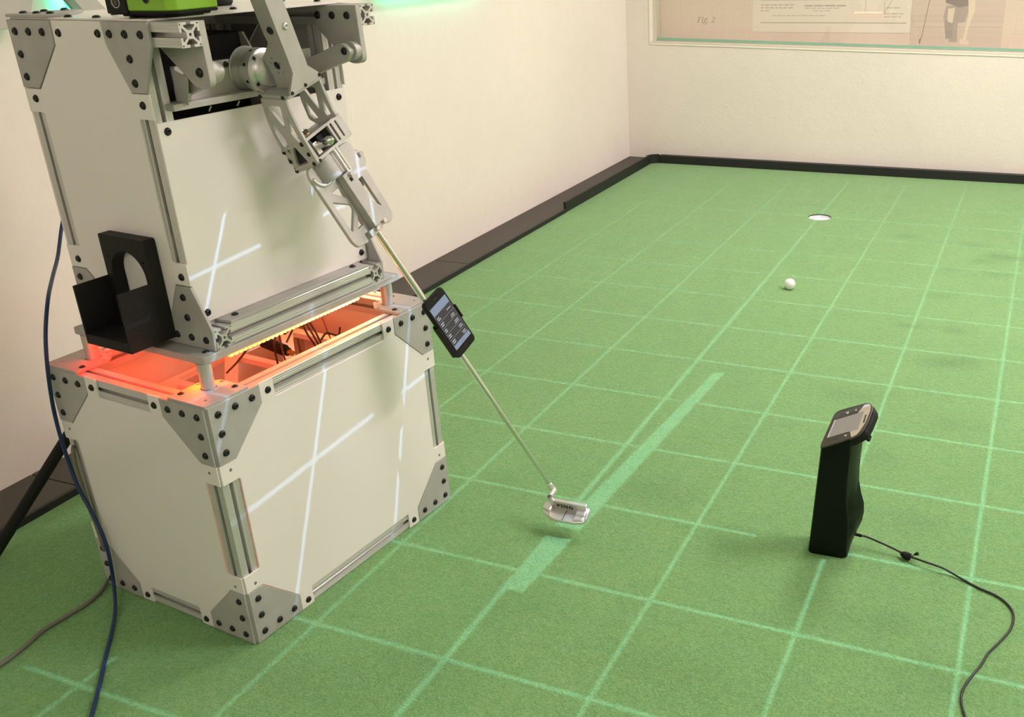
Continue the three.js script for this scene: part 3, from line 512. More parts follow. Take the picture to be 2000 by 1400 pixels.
// gusset plates on the stub rails, tilt yoke and motor
{
  const gus = (z0, z1, dx, face) => {
    const o = mesh('gusset_plate', slab(rshape([[-0.086 + dx, 1.1388], [0.0190 + dx, 1.1388], [0.0215 + dx, 1.0350], [-0.0130 + dx, 1.0330], [-0.086 + dx, 1.0960]], [0.0005, 0.0005, 0.016, 0.016, 0.0005]), 'z', z0, z1, 0.0008, 8), M.alum, robot);
    return o;
  };
  const gl = gus(-0.1375, -0.1246, 0, 1), gr = gus(-0.4868, -0.4745, 0.004, -1);
  screw([0.0005, 1.0590, -0.1246], [0, 0, 1], gl, 1.15);
  for (const x of [-0.0757, -0.0388, -0.0015]) screw([x, 1.1206, -0.4745], [0, 0, 1], gr, 1.05);
  for (const x of [-0.0757, -0.0388, -0.0015]) screw([x, 1.1206, -0.1375], [0, 0, -1], gl, 1.05);
  const yoke = new THREE.Group(); yoke.name = 'tilt_yoke'; robot.add(yoke);
  mesh('boss', cyl(V(0.0005, 1.0585, -0.1376), V(0.0005, 1.0585, -0.1500), 0.0172, 28), M.alum, yoke);
  mesh('boss', cyl(V(0.0085, 1.0585, -0.4742), V(0.0085, 1.0585, -0.4600), 0.0172, 28), M.alum, yoke);
  const arm = (z0, z1, dx) => mesh('yoke_arm', slab(rshape([[-0.105 + dx, 1.041], [-0.004 + dx, 1.0750], [0.0175 + dx, 1.0600], [0.006 + dx, 1.0420], [-0.075 + dx, 1.0160], [-0.105 + dx, 1.0]], [0.002, 0.014, 0.014, 0.01, 0.004, 0.002]), 'z', z0, z1, 0.0008, 8), M.alum, yoke);
  arm(-0.1630, -0.1502, 0.0); arm(-0.4598, -0.4470, 0.006);
  screw([0.0065, 1.0592, -0.4470], [0, 0, 1], yoke, 1.05);
  mesh('motor_plate', rbox(-0.105, -0.0930, 0.9960, 1.0620, -0.4600, -0.1502, 0.001), M.alum, yoke);
  mesh('yoke_bar', slab(rshape([[-0.1048, 0.9955], [-0.066, 0.9955], [-0.066, 1.0065], [-0.1048, 1.0065]], 0.001), 'z', -0.4600, -0.1130, 0.0008), M.alum, yoke);
  mesh('yoke_angle', merge([slab(rshape([[-0.092, 1.0066], [-0.066, 1.0066], [-0.060, 1.0200], [-0.080, 1.0330], [-0.092, 1.0330]], 0.004), 'z', -0.1500, -0.1400, 0.0008)]), M.alum, yoke);
  mesh('side_bracket', slab(shapeOf([[-0.0855, 1.010], [-0.060, 1.002], [-0.048, 1.048], [-0.0855, 1.062]]), 'z', -0.1390, -0.1376, 0.0003), M.alum, yoke);
  for (const [y, z] of [[1.025, -0.218], [1.0545, -0.256]]) screw([-0.0930, y, z], [1, 0, 0], yoke, 0.8);
  for (const [z] of [[-0.20], [-0.262]]) mesh('stud', cyl(V(-0.09, 0.982, z), V(-0.085, 0.9905, z - 0.002), 0.0016, 8), M.satin, yoke);
  // slew hub
  const hub = new THREE.Group(); hub.name = 'slew_hub'; robot.add(hub);
  const hc = V(0, 1.0410, -0.3000), hx = (x) => V(x, hc.y, hc.z);
  const hubG = lathe([[0, -0.0930], [0.0405, -0.0930], [0.0405, -0.0905], [0.0375, -0.0900], [0.0378, -0.0730], [0.0362, -0.0720], [0.0362, -0.0660], [0.0384, -0.0650], [0.0384, -0.0465], [0.0370, -0.0450], [0.0270, -0.0445], [0.0265, -0.028], [0, -0.028]], 48); hubG.rotateZ(-Math.PI / 2); hubG.translate(0, hc.y, hc.z);
  mesh('hub_drum', hubG, M.satin, hub);
  for (let k = 0; k < 8; k++) { const a = k / 8 * Math.PI * 2 + 0.35; const h = mesh('hole_disc', cyl(V(0, -0.001, 0), V(0, 0.0004, 0), 0.0030, 12), M.screw, hub); h.position.set(-0.0560, hc.y + 0.0384 * Math.sin(a), hc.z + 0.0384 * Math.cos(a)); h.quaternion.setFromUnitVectors(V(0, 1, 0), V(0, Math.sin(a), Math.cos(a))); }  // dark discs drawn for the shade in the open rim holes
  for (let k = 0; k < 4; k++) { const a = k / 4 * Math.PI * 2 + 0.8; screw([-0.0446, hc.y + 0.0315 * Math.sin(a), hc.z + 0.0315 * Math.cos(a)], [1, 0, 0], hub, 0.5); }
}
// swinging arm: bar and cage hang in the swing plane, the wrist and clamp below lean out to the putter's lie
const PSI = 16.5 * Math.PI / 180;
const swing = new THREE.Group(); swing.name = 'swing_arm'; robot.add(swing);
swing.position.set(0, 1.041, -0.306); swing.rotation.x = PSI;        // own axes: x out of the front, y up the arm, z towards the near side
{
  const c = 0.0188, xf = 0.036;
  const cheekBar = (drill) => { const S = shapeOf([[0.0302, 0.42], [0.0025, 0.42], [0.0005, 0.075], [0.0035, 0.057], [-0.0140, 0.040], [-0.0250, 0.031], [-0.0160, -0.002], [-0.0165, -0.0240], [0.0140, -0.0240], [0.0302, 0.0035]]); if (drill) for (const [x, y, r] of [[0.0025, 0.0165, 0.0075], [-0.0030, 0.0300, 0.0017], [-0.0085, 0.0215, 0.0017], [0.0125, 0.0215, 0.0017], [0.0010, 0.0040, 0.0017], [0.0130, 0.0050, 0.0017]]) S.holes.push(circleHole(x, y, r)); return S; };
  const bar = mesh('arm_bar', merge([
    slab(shapeOf([[-c, 0.42], [-c, 0.003], [-0.0405, -0.0215], [-0.0385, -0.0260], [0.0405, -0.0270], [0.0405, -0.0225], [c, 0.0045], [c, 0.42]].reverse()), 'x', xf - 0.006, xf, 0.0005),
    slab(cheekBar(true), 'z', c - 0.006, c, 0.0005),
    slab(cheekBar(false), 'z', -c, -c + 0.006, 0.0005)]), M.alum, swing);
  screw([xf, 0.0795, -0.0017], [1, 0, 0], bar, 1.0, M.steel); screw([0.0210, 0.0797, c], [0, 0, 1], bar, 1.0);
  mesh('hole_filler', cyl(V(0.0025, 0.0165, c - 0.0055), V(0.0025, 0.0165, c - 0.0025), 0.0074, 8), M.screw, swing);  // added black disc, stands for the shade inside the drilled hole
  mesh('cage_top_plate', slab(rshape([[-0.042, -0.0435], [0.030, -0.0435], [0.030, 0.0435], [-0.042, 0.0435]], 0.001), 'y', -0.0335, -0.0272, 0.0006), M.alum, swing);
  for (const [y, z] of [[-0.0245, 0.0365], [-0.0245, 0.0020], [-0.0220, -0.0365]]) screw([xf, y, z], [1, 0, 0], swing, 0.5);
  // curved truss cheeks
  const cheek = (z0, z1, dx, short) => {
    const p = (short ? [[-0.0460, -0.0340], [0.0150, -0.0340], [0.0150, -0.0510], [0.0190, -0.0880], [0.0245, -0.1030], [-0.0300, -0.1240], [-0.0500, -0.1140], [-0.0520, -0.0780]] : [[-0.0460, -0.0340], [0.0150, -0.0340], [0.0150, -0.0510], [0.0190, -0.0880], [0.0245, -0.1120], [0.0360, -0.1570], [0.0130, -0.1680], [-0.0270, -0.1815], [-0.0370, -0.1580], [-0.0440, -0.1400], [-0.0505, -0.1140], [-0.0520, -0.0780]]).map(([x, y]) => [x + dx, y]).reverse();
    const s = rshape(p, 0.004), H = (a, r) => s.holes.push(rhole(a.map(([x, y]) => [x + dx, y]), r));
    H([[-0.0360, -0.0480], [-0.0040, -0.0480], [-0.0130, -0.0930]], 0.005);
    if (short) { H([[-0.0430, -0.0740], [-0.0240, -0.1100], [-0.0340, -0.1130], [-0.0445, -0.1040]], 0.003); H([[0.0040, -0.0680], [0.0120, -0.0990], [0.0020, -0.1040], [-0.0020, -0.0960]], 0.003); }
    else { H([[-0.0420, -0.0740], [-0.0250, -0.1150], [-0.0260, -0.1460], [-0.0390, -0.1240], [-0.0440, -0.1000]], 0.004);
    H([[0.0030, -0.0680], [0.0090, -0.1000], [0.0160, -0.1270], [0.0010, -0.1080], [-0.0040, -0.0990]], 0.003);
    H([[-0.0110, -0.1240], [0.0120, -0.1570], [-0.0150, -0.1700], [-0.0210, -0.1640], [-0.0170, -0.1400]], 0.005); }
    const o = mesh('cage_cheek', slab(s, 'z', z0, z1, 0.0006, 5), M.alum, swing);
    for (const [x, y] of [[0.012, -0.0305], [-0.043, -0.0305]]) screw([x + dx, y, z1], [0, 0, 1], o, 0.5);
    return o;
  };
  const c1 = cheek(0.0380, 0.0440, 0.004); cheek(-0.0440, -0.0380, 0.014, true);
  for (const [x, y] of [[-0.0380, -0.1410], [-0.0300, -0.1590], [-0.0240, -0.1780], [0.0295, -0.1580], [0.0250, -0.1395], [0.0165, -0.1205]]) screw([x, y, 0.0440], [0, 0, 1], c1, 0.62);
}
// wrist and clamp: axes of the putter shaft
const SQ = V(-0.0524, 1.0469, -0.306), SUP = V(-0.3165, 0.8991, 0.3023).normalize(), SN = V(0.9433, 0.332, 0).normalize(), SZ = SN.clone().cross(SUP).normalize();
const SM = new THREE.Matrix4().makeBasis(SN, SUP, SZ).setPosition(SQ);          // shaft axes -> robot axes
{
  const wrist = new THREE.Group(); wrist.name = 'wrist_box'; wrist.applyMatrix4(SM); robot.add(wrist);
  // hollow front frame with slots
  const fr = rshape([[-0.0605, -0.1800], [0.0515, -0.1800], [0.0515, -0.1345], [-0.0605, -0.1345]], 0.0012);
  fr.holes.push(rhole([[-0.018, -0.1745], [0.0440, -0.1745], [0.0440, -0.1400], [-0.018, -0.1400]], 0.001));
  fr.holes.push(rhole([[-0.0290, -0.1745], [-0.0235, -0.1745], [-0.0235, -0.1400], [-0.0290, -0.1400]], 0.002)); fr.holes.push(rhole([[-0.0430, -0.1735], [-0.0385, -0.1735], [-0.0385, -0.1410], [-0.0430, -0.1410]], 0.002));
  mesh('wrist_frame', slab(fr, 'x', 0.0240, 0.0300, 0.0005), M.alum, wrist);
  mesh('wrist_top', rbox(-0.034, 0.0240, -0.1400, -0.1345, -0.0605, 0.0515, 0.0008), M.alum, wrist);
  mesh('wrist_bottom', rbox(-0.034, 0.0240, -0.1800, -0.1745, -0.0605, 0.0515, 0.0008), M.alum, wrist);
  mesh('wrist_side', rbox(-0.034, 0.0240, -0.1745, -0.1400, 0.0325, 0.0370, 0.0008), M.darkgrey, wrist);
  mesh('wrist_side', rbox(-0.034, 0.0240, -0.1745, -0.1400, -0.0605, -0.0545, 0.0008), M.alum, wrist);
  mesh('wrist_back', rbox(-0.0375, -0.034, -0.1790, -0.1355, -0.0545, 0.0370, 0.0008), M.alum, wrist);
  for (const y of [-0.138, -0.157, -0.176]) screw([-0.036, y, 0.0460], [-1, 0, 0], wrist, 0.62);
  mesh('load_cell', rbox(-0.03, 0.012, -0.170, -0.145, -0.020, 0.006, 0.002), M.black, wrist);
  mesh('knob', lathe([[0, 0.052], [0.0030, 0.052], [0.0034, 0.049], [0.0070, 0.047], [0.0088, 0.043], [0.0090, 0.0], [0, 0]], 24).rotateZ(-Math.PI / 2).translate(0.002, -0.160, 0.012), M.chrome, wrist);
  mesh('flange_block', rbox(0.0, 0.0205, -0.1735, -0.150, 0.018, 0.044, 0.001), M.satin, wrist);
  const k = mesh('knurled_nut', cyl(V(-0.004, -0.1344, 0.012), V(-0.004, -0.1265, 0.012), 0.0105, 24), M.darkgrey, wrist); k.userData.label = 'dark knurled nut';
  mesh('washer', cyl(V(-0.004, -0.1345, 0.012), V(-0.004, -0.1325, 0.012), 0.014, 24), M.brass, wrist);
  mesh('nut_cap', cyl(V(-0.004, -0.1265, 0.012), V(-0.004, -0.1235, 0.012), 0.006, 20), M.chrome, wrist);
  for (const y of [-0.1385, -0.157, -0.1755]) screw([0.012, y, -0.0606], [0, 0, -1], wrist, 0.55);
  screw([0.0295, -0.1795, 0.045], [1, 0, 0], wrist, 0.5); screw([0.012, -0.1806, -0.040], [0, -1, 0], wrist, 0.55); screw([0.012, -0.134, -0.036], [0, 1, 0], wrist, 0.55);

  const clamp = new THREE.Group(); clamp.name = 'putter_clamp'; clamp.applyMatrix4(SM); robot.add(clamp);
  const s = rshape([[-0.0685, -0.1890], [0.0560, -0.1830], [0.0660, -0.1950], [0.0700, -0.3400], [0.0640, -0.3540], [0.0350, -0.3600], [0.0260, -0.3520], [-0.0260, -0.3560], [-0.0462, -0.3630], [-0.0625, -0.3520], [-0.0690, -0.2450]], [0.01, 0.012, 0.01, 0.01, 0.012, 0.008, 0.004, 0.004, 0.012, 0.012, 0.01]);
  const Hh = (a, r) => s.holes.push(rhole(a, r));
  Hh([[0.0440, -0.2440], [0.0165, -0.2450], [0.0165, -0.2690]], 0.002); Hh([[0.0545, -0.2580], [0.0175, -0.2850], [0.0185, -0.2930], [0.0545, -0.3250]], 0.004); Hh([[0.0180, -0.3050], [0.0430, -0.3290], [0.0190, -0.3290]], 0.002);
  Hh([[-0.0480, -0.2560], [-0.0330, -0.2560], [-0.0330, -0.3090], [-0.0450, -0.3260], [-0.0480, -0.3260]], 0.003);
  for (const [y, z] of [[-0.2026, 0.0458], [-0.2326, 0.0493], [-0.2326, 0.026], [-0.3456, 0.0402], [-0.3457, 0.0606], [-0.2059, -0.0533], [-0.2361, -0.044], [-0.350, -0.0519]]) s.holes.push(circleHole(z, y, 0.0017));
  mesh('clamp_plate', slab(s, 'x', -0.0060, 0.0020, 0.0012, 6), M.alum, clamp);
  const tf = rshape([[-0.0175, -0.2290], [0.0120, -0.2290], [0.0140, -0.3420], [-0.0120, -0.3420], [-0.0175, -0.3050]].reverse(), 0.001); tf.holes.push(rhole([[-0.0065, -0.2480], [0.0015, -0.2480], [0.0015, -0.2405], [-0.0065, -0.2405]], 0.0005));
  mesh('clamp_trough', merge([slab(tf, 'x', 0.0140, 0.0200, 0.0006), slab(rshape([[0.0020, -0.2290], [0.0145, -0.2290], [0.0145, -0.3420], [0.0020, -0.3420]].reverse(), 0.0005), 'z', 0.0085, 0.0135, 0.0004), slab(rshape([[0.0020, -0.2290], [0.0145, -0.2290], [0.0145, -0.3420], [0.0020, -0.3420]].reverse(), 0.0005), 'z', -0.0165, -0.0115, 0.0004)]), M.alum, clamp);
  mesh('foot_block', rbox(0.002, 0.0125, -0.3560, -0.3425, -0.0080, 0.0300, 0.001), M.alum, clamp);
  // round trunnion and its saddle at the head of the clamp
  mesh('trunnion', cyl(V(0.004, -0.1802, 0.022), V(0.004, -0.2240, 0.022), 0.0215, 36), M.plate, clamp);
  mesh('guide_rod', cyl(V(0.018, -0.1802, -0.0075), V(0.018, -0.2290, -0.0075), 0.0042, 16), M.chrome, clamp);
  mesh('guide_rod', cyl(V(0.018, -0.1802, -0.0165), V(0.018, -0.2290, -0.0165), 0.0030, 16), M.chrome, clamp);
  mesh('saddle_rim', (() => { const g = new THREE.TorusGeometry(0.026, 0.004, 10, 30, Math.PI * 0.95); g.rotateZ(Math.PI * 1.02); g.rotateY(Math.PI / 2); g.translate(0.003, -0.2010, 0.036); return g; })(), M.satin, clamp);
  for (const [y, z, x] of [[-0.2351, -0.0056, 0.02], [-0.3494, -0.0270, 0.002], [-0.3479, 0.0095, 0.0125]]) mesh('cap_screw', merge([cyl(V(x, y, z), V(x + 0.0070, y, z), 0.0043, 18)]), M.chrome, clamp);
  // rear stop lever behind the clamp
  const lev = [[-0.0950, -0.2200], [-0.0850, -0.2140], [-0.0150, -0.2560], [-0.0100, -0.2850], [-0.0300, -0.2950], [-0.0980, -0.2420]];
  mesh('stop_lever', slab(rshape(lev.map(([a, b]) => [a, b]), 0.006), 'x', -0.0400, -0.0330, 0.0008), M.alum, clamp); mesh('stop_lever', slab(rshape(lev.map(([a, b]) => [a, b]), 0.006), 'x', -0.0200, -0.0130, 0.0008), M.alum, clamp);
  mesh('lever_pin', cyl(V(-0.042, -0.2270, -0.0880), V(-0.006, -0.2270, -0.0880), 0.0050, 18), M.chrome, clamp);
  mesh('lever_post', rbox(-0.0330, -0.0061, -0.2750, -0.2560, -0.0300, -0.0150, 0.001), M.alum, clamp);
}
// ------------------------------------------------------------------ putter, phone
const SW = RM.clone().multiply(SM);                                   // shaft axes -> world
const SI = SW.clone().invert();
const font = await new FontLoader().loadAsync('fonts/droid/droid_sans_bold.typeface.json');
{
  const t = thing('putter', 'steel putter with blade head hanging from the robot clamp', 'putter');
  t.applyMatrix4(SW);
  const L = 1.0553;
  mesh('grip', cyl(V(0.0075, -0.2350, -0.001), V(0.0, -0.345, 0), 0.0058, 20), M.black, t);
  mesh('shaft', merge([cyl(V(0, -L, 0), V(0, -0.62, 0), 0.0046, 20, 0.0062), cyl(V(0, -0.62, 0), V(0, -0.345, 0), 0.0062, 20, 0.0076)]), M.chrome, t);
  mesh('ferrule', merge([cyl(V(0, -L - 0.014, 0), V(0, -L, 0), 0.0062, 20, 0.0060), cyl(V(0, -L + 0.0, 0), V(0, -L + 0.002, 0), 0.0060, 20, 0.0048)]), M.satin, t);
  // head: own axes, x heel to toe, y up, z towards the near side (behind the face)
  const hp = G(1103, 1001, 0.052).applyMatrix4(RI);
  const head = new THREE.Group(); head.name = 'head';
  const HM = new THREE.Matrix4().makeRotationFromEuler(new THREE.Euler(PSI * 0.95, 0.10, 0.02, 'YXZ')).setPosition(hp);
  head.applyMatrix4(SM.clone().invert().multiply(HM)); t.add(head);
  const hl = HM.clone().invert();
  // face blade, sole flange with cavity, bumpers
  const side = (pts, x0, x1, bev = 0.0012) => slab(shapeOf(pts.map(([z, y]) => [z, y])), 'x', x0, x1, bev);
  mesh('blade', merge([side([[-0.0235, -0.012], [-0.0225, 0.0165], [-0.0145, 0.0165], [-0.0128, 0.0120], [-0.0128, -0.012]].reverse(), -0.0345, 0.0490, 0.0007)]), M.satin, head);
  mesh('toe', side([[-0.0225, -0.012], [-0.0200, 0.0060], [-0.0060, 0.0050], [0.0060, -0.004], [0.0080, -0.012]].reverse(), 0.0485, 0.0555, 0.0025), M.satin, head);
  mesh('sole_flange', slab(rshape([[-0.056, -0.018], [0.050, -0.0225], [0.0530, 0.004], [0.0490, 0.0135], [0.0260, 0.0200], [-0.0180, 0.0200], [-0.0300, 0.0165], [-0.0540, 0.0060]].reverse(), 0.004), 'y', -0.0140, -0.0050, 0.0020, 5), M.satin, head);
  const wing = (pts, y0, y1) => slab(rshape(pts.slice().reverse(), 0.0025), 'y', y0, y1, 0.0022, 5);
  mesh('heel_bumper', merge([wing([[-0.0560, -0.0180], [-0.0345, -0.0200], [-0.0335, 0.0020], [-0.0355, 0.0060], [-0.0555, 0.0000]], -0.0060, 0.0075), wing([[-0.0555, -0.004], [-0.0335, 0.0020], [-0.0300, 0.0150], [-0.0530, 0.0060]], -0.0080, -0.0010)]), M.satin, head);
  mesh('toe_bumper', merge([wing([[0.0265, -0.0205], [0.0500, -0.0205], [0.0510, 0.0010], [0.0275, 0.0010]], -0.0060, 0.0045), wing([[0.0260, -0.002], [0.0510, -0.002], [0.0490, 0.0120], [0.0250, 0.0140]], -0.0080, -0.0005)]), M.satin, head);
  const cav = mesh('cavity_panel', rbox(-0.0335, 0.0265, -0.0048, 0.0145, -0.0129, -0.0118, 0.0003), std({ color: lin(0.55, 0.52, 0.48), metalness: 0.75, roughness: 0.55 }), head); cav.userData.label = 'dull blasted cavity behind the face';
  const tg = new TextGeometry('PING', { font, size: 0.0100, depth: 0.0006, curveSegments: 4, bevelEnabled: false }); tg.computeBoundingBox(); const bb = tg.boundingBox; tg.translate(-(bb.min.x + bb.max.x) / 2, 0.0016, -0.0119); tg.scale(1.25, 1, 1); tg.translate(-0.0035, 0, 0);
  mesh('lettering', tg, M.hole, head).userData.label = 'black cast lettering';
  mesh('sight_line', box(-0.0008, 0.0006, -0.0052, -0.0045, -0.0115, 0.0190), M.hole, head);
  // plumber's neck from the heel up to the ferrule
  const f0 = V(0, -L - 0.012, 0).applyMatrix4(SM).applyMatrix4(hl);
  mesh('neck', merge([tube([V(-0.0365, 0.0060, -0.0160), V(-0.0375, 0.018, -0.0160), V(-0.0385, 0.030, -0.0140)], 0.0056, 14, 12), tube([V(-0.0385, 0.028, -0.0145), f0.clone().add(V(0.004, -0.006, 0)), f0], 0.0060, 14, 12)]), M.satin, head);
}
{
  const t = thing('smartphone', 'black smartphone in a black case clipped to the putter shaft', 'phone');
  t.applyMatrix4(SW.clone().multiply(new THREE.Matrix4().makeRotationY(-0.045).setPosition(0.0145, -0.597, -0.013)));
  // own axes: x out of the screen, y up the shaft, z towards the near side
  const hw = 0.0337, hh = 0.0692;
  const sh = (a, b, r) => rshape([[-a, -b], [a, -b], [a, b], [-a, b]], r);
  mesh('case', slab(sh(hw + 0.0015, hh + 0.0015, 0.011), 'x', -0.0100, -0.0015, 0.0015, 8), M.black, t);
  mesh('bezel', slab(sh(hw, hh, 0.010), 'x', -0.0025, 0.0000, 0.0006, 8), M.gloss, t);
  const c = document.createElement('canvas'); c.width = 512; c.height = 900; const k = c.getContext('2d');
  k.fillStyle = '#1b2028'; k.fillRect(0, 0, 512, 900); k.fillStyle = '#8fa3bd'; k.fillRect(0, 0, 512, 150); k.fillRect(0, 815, 512, 85);
  k.fillStyle = '#23272e'; k.fillRect(0, 150, 512, 30);
  k.strokeStyle = '#a9b2bd'; k.lineWidth = 5; [300, 430, 560, 690].forEach((y) => { k.beginPath(); k.moveTo(0, y); k.lineTo(512, y); k.stroke(); });
  k.strokeRect(1, 150, 510, 664);
  seed = 5; k.fillStyle = '#c4ccd6'; [205, 335, 465, 590, 720].forEach((y, i) => { for (let j = 0; j < 2; j++) { k.fillRect(28, y + j * 38, 60 + rnd() * 50, 20); } for (let j = 0; j < (i ? 2 : 1); j++) k.fillRect(330 + rnd() * 40, y + 20 + j * 34, 90 + rnd() * 40, 16); });
  k.fillStyle = '#6f84a3'; k.fillRect(200, 850, 120, 14);
  const tx = new THREE.CanvasTexture(c); tx.colorSpace = THREE.SRGBColorSpace; tx.magFilter = THREE.LinearFilter;
  const sg = new THREE.PlaneGeometry(0.0585, 0.104); sg.rotateY(Math.PI / 2); sg.translate(0.00015, 0, 0);
  const scr = mesh('screen', sg, phy({ color: lin(0.02, 0.02, 0.02), emissive: lin(1, 1, 1), emissiveMap: tx, emissiveIntensity: 0.75, roughness: 0.12 }), t); scr.userData.label = 'lit screen with rows of readings';
  mesh('home_button', cyl(V(0, -0.0605, 0), V(0.0003, -0.0605, 0), 0.0055, 24), M.black, t);
  mesh('earpiece', rbox(0, 0.0003, 0.0605, 0.0617, -0.005, 0.005, 0.0001), M.darkgrey, t);
  mesh('holder', merge([slab(rshape([[-hw - 0.0045, -hh + 0.006], [hw + 0.0045, -hh + 0.006], [hw + 0.0045, 0.018], [-hw - 0.0045, 0.018]], 0.004), 'x', -0.0135, -0.0098, 0.001), rbox(-0.0135, 0.0012, -hh + 0.006, 0.012, hw + 0.0016, hw + 0.0048, 0.001), rbox(-0.0135, 0.0012, -0.012, 0.020, -hw - 0.0048, -hw - 0.0016, 0.001)]), M.printed, t).userData.label = 'black clip holding the phone';
  mesh('shaft_clip', merge([rbox(-0.0215, -0.0130, -0.030, 0.030, 0.003, 0.023, 0.002)]), M.printed, t);
}
// ------------------------------------------------------------------ black tray on the side of the robot
{
  const t = thing('phone_tray', 'black printed open tray with arched back plate on the robot side', 'holder'); t.applyMatrix4(RM);
  const x0 = -0.2725, x1 = -0.1480, y0 = 0.5905, y1 = 0.7785, zb = ZN + 0.0045, zp = -0.0575, zf = 0.0120;
  const s = rshape([[x0, y0], [x1, y0], [x1, y1], [x0, y1]], [0.001, 0.001, 0.006, 0.002]);
  const a = new THREE.Path(); a.moveTo(-0.2545, 0.632); a.lineTo(-0.2545, 0.706); a.absarc(-0.2090, 0.7060, 0.0455, Math.PI, 0, true); a.lineTo(-0.1635, 0.632); a.closePath(); s.holes.push(a);
  for (const [x, y] of [[-0.257, 0.7374], [-0.1608, 0.7371]]) s.holes.push(circleHole(x, y, 0.0018));
  const bp = mesh('back_plate', slab(s, 'z', zb, zp, 0.001, 16), M.printed, t);
  mesh('side_wall', rbox(x0, x0 + 0.0042, y0, 0.7010, zp - 0.0005, zf, 0.0008), M.printed, t);
  mesh('side_wall', rbox(x1 - 0.0042, x1, y0, 0.7010, zp - 0.0005, zf, 0.0008), M.printed, t);
  mesh('bottom', rbox(x0 + 0.004, x1 - 0.004, y0, y0 + 0.0190, zp - 0.0005, zf, 0.0008), M.printed, t);
}
// ------------------------------------------------------------------ sensors on top of the robot
{
  const t = thing('laser_scanner', 'lime green and black scanner box on the robot top', 'sensor'); t.applyMatrix4(RM.clone().multiply(new THREE.Matrix4().makeRotationY(0.10).setPosition(-0.088, Y1 + 0.0040, -0.155)));
  const oct = (a, b, k) => [[-a + k, -b], [a - k, -b], [a, -b + k], [a, b - k], [a - k, b], [-a + k, b], [-a, b - k], [-a, -b + k]];
  mesh('foot', merge([slab(rshape(oct(0.050, 0.040, 0.012), 0.003), 'y', 0.0, 0.0028, 0.0008), slab(rshape(oct(0.060, 0.048, 0.014), 0.004), 'y', 0.0024, 0.0060, 0.0012)]), M.black, t);
  mesh('lower_band', slab(rshape(oct(0.0690, 0.056, 0.014), 0.004), 'y', 0.0056, 0.0110, 0.0018), M.printed, t);
  mesh('body', slab(rshape(oct(0.0690, 0.056, 0.014), 0.004), 'y', 0.0106, 0.098, 0.002), M.green, t);
  mesh('panel', rbox(-0.0672, -0.022, 0.0070, 0.094, 0.048, 0.0585, 0.002), M.black, t);
  const ring = new THREE.TorusGeometry(0.0082, 0.0007, 8, 30); ring.translate(-0.044, 0.0245, 0.0587); mesh('button_ring', ring, M.satin, t);
  mesh('button', cyl(V(-0.044, 0.0245, 0.058), V(-0.044, 0.0245, 0.0592), 0.0052, 20), M.darkgrey, t);
  const sg = mesh('lens', cyl(V(0.020, 0.0285, 0.054), V(0.020, 0.0285, 0.0572), 0.0055, 20), M.gloss, t); mesh('lens_rim', new THREE.TorusGeometry(0.0056, 0.0008, 8, 24).translate(0.020, 0.0285, 0.0570), M.darkgrey, t);
  mesh('handle', rbox(-0.03, 0.03, 0.098, 0.105, -0.01, 0.01, 0.003), M.black, t);
  const p = thing('sensor_puck', 'round black sensor foot on the robot top behind the scanner', 'sensor'); p.applyMatrix4(RM.clone().multiply(new THREE.Matrix4().setPosition(-0.245, Y1 + 0.0040, -0.375)));
  mesh('base', lathe([[0, 0], [0.036, 0], [0.040, 0.006], [0.038, 0.016], [0.030, 0.024], [0, 0.024]], 32), M.black, p); mesh('column', cyl(V(0, 0.024, 0), V(0, 0.09, 0), 0.016, 24), M.black, p);
}

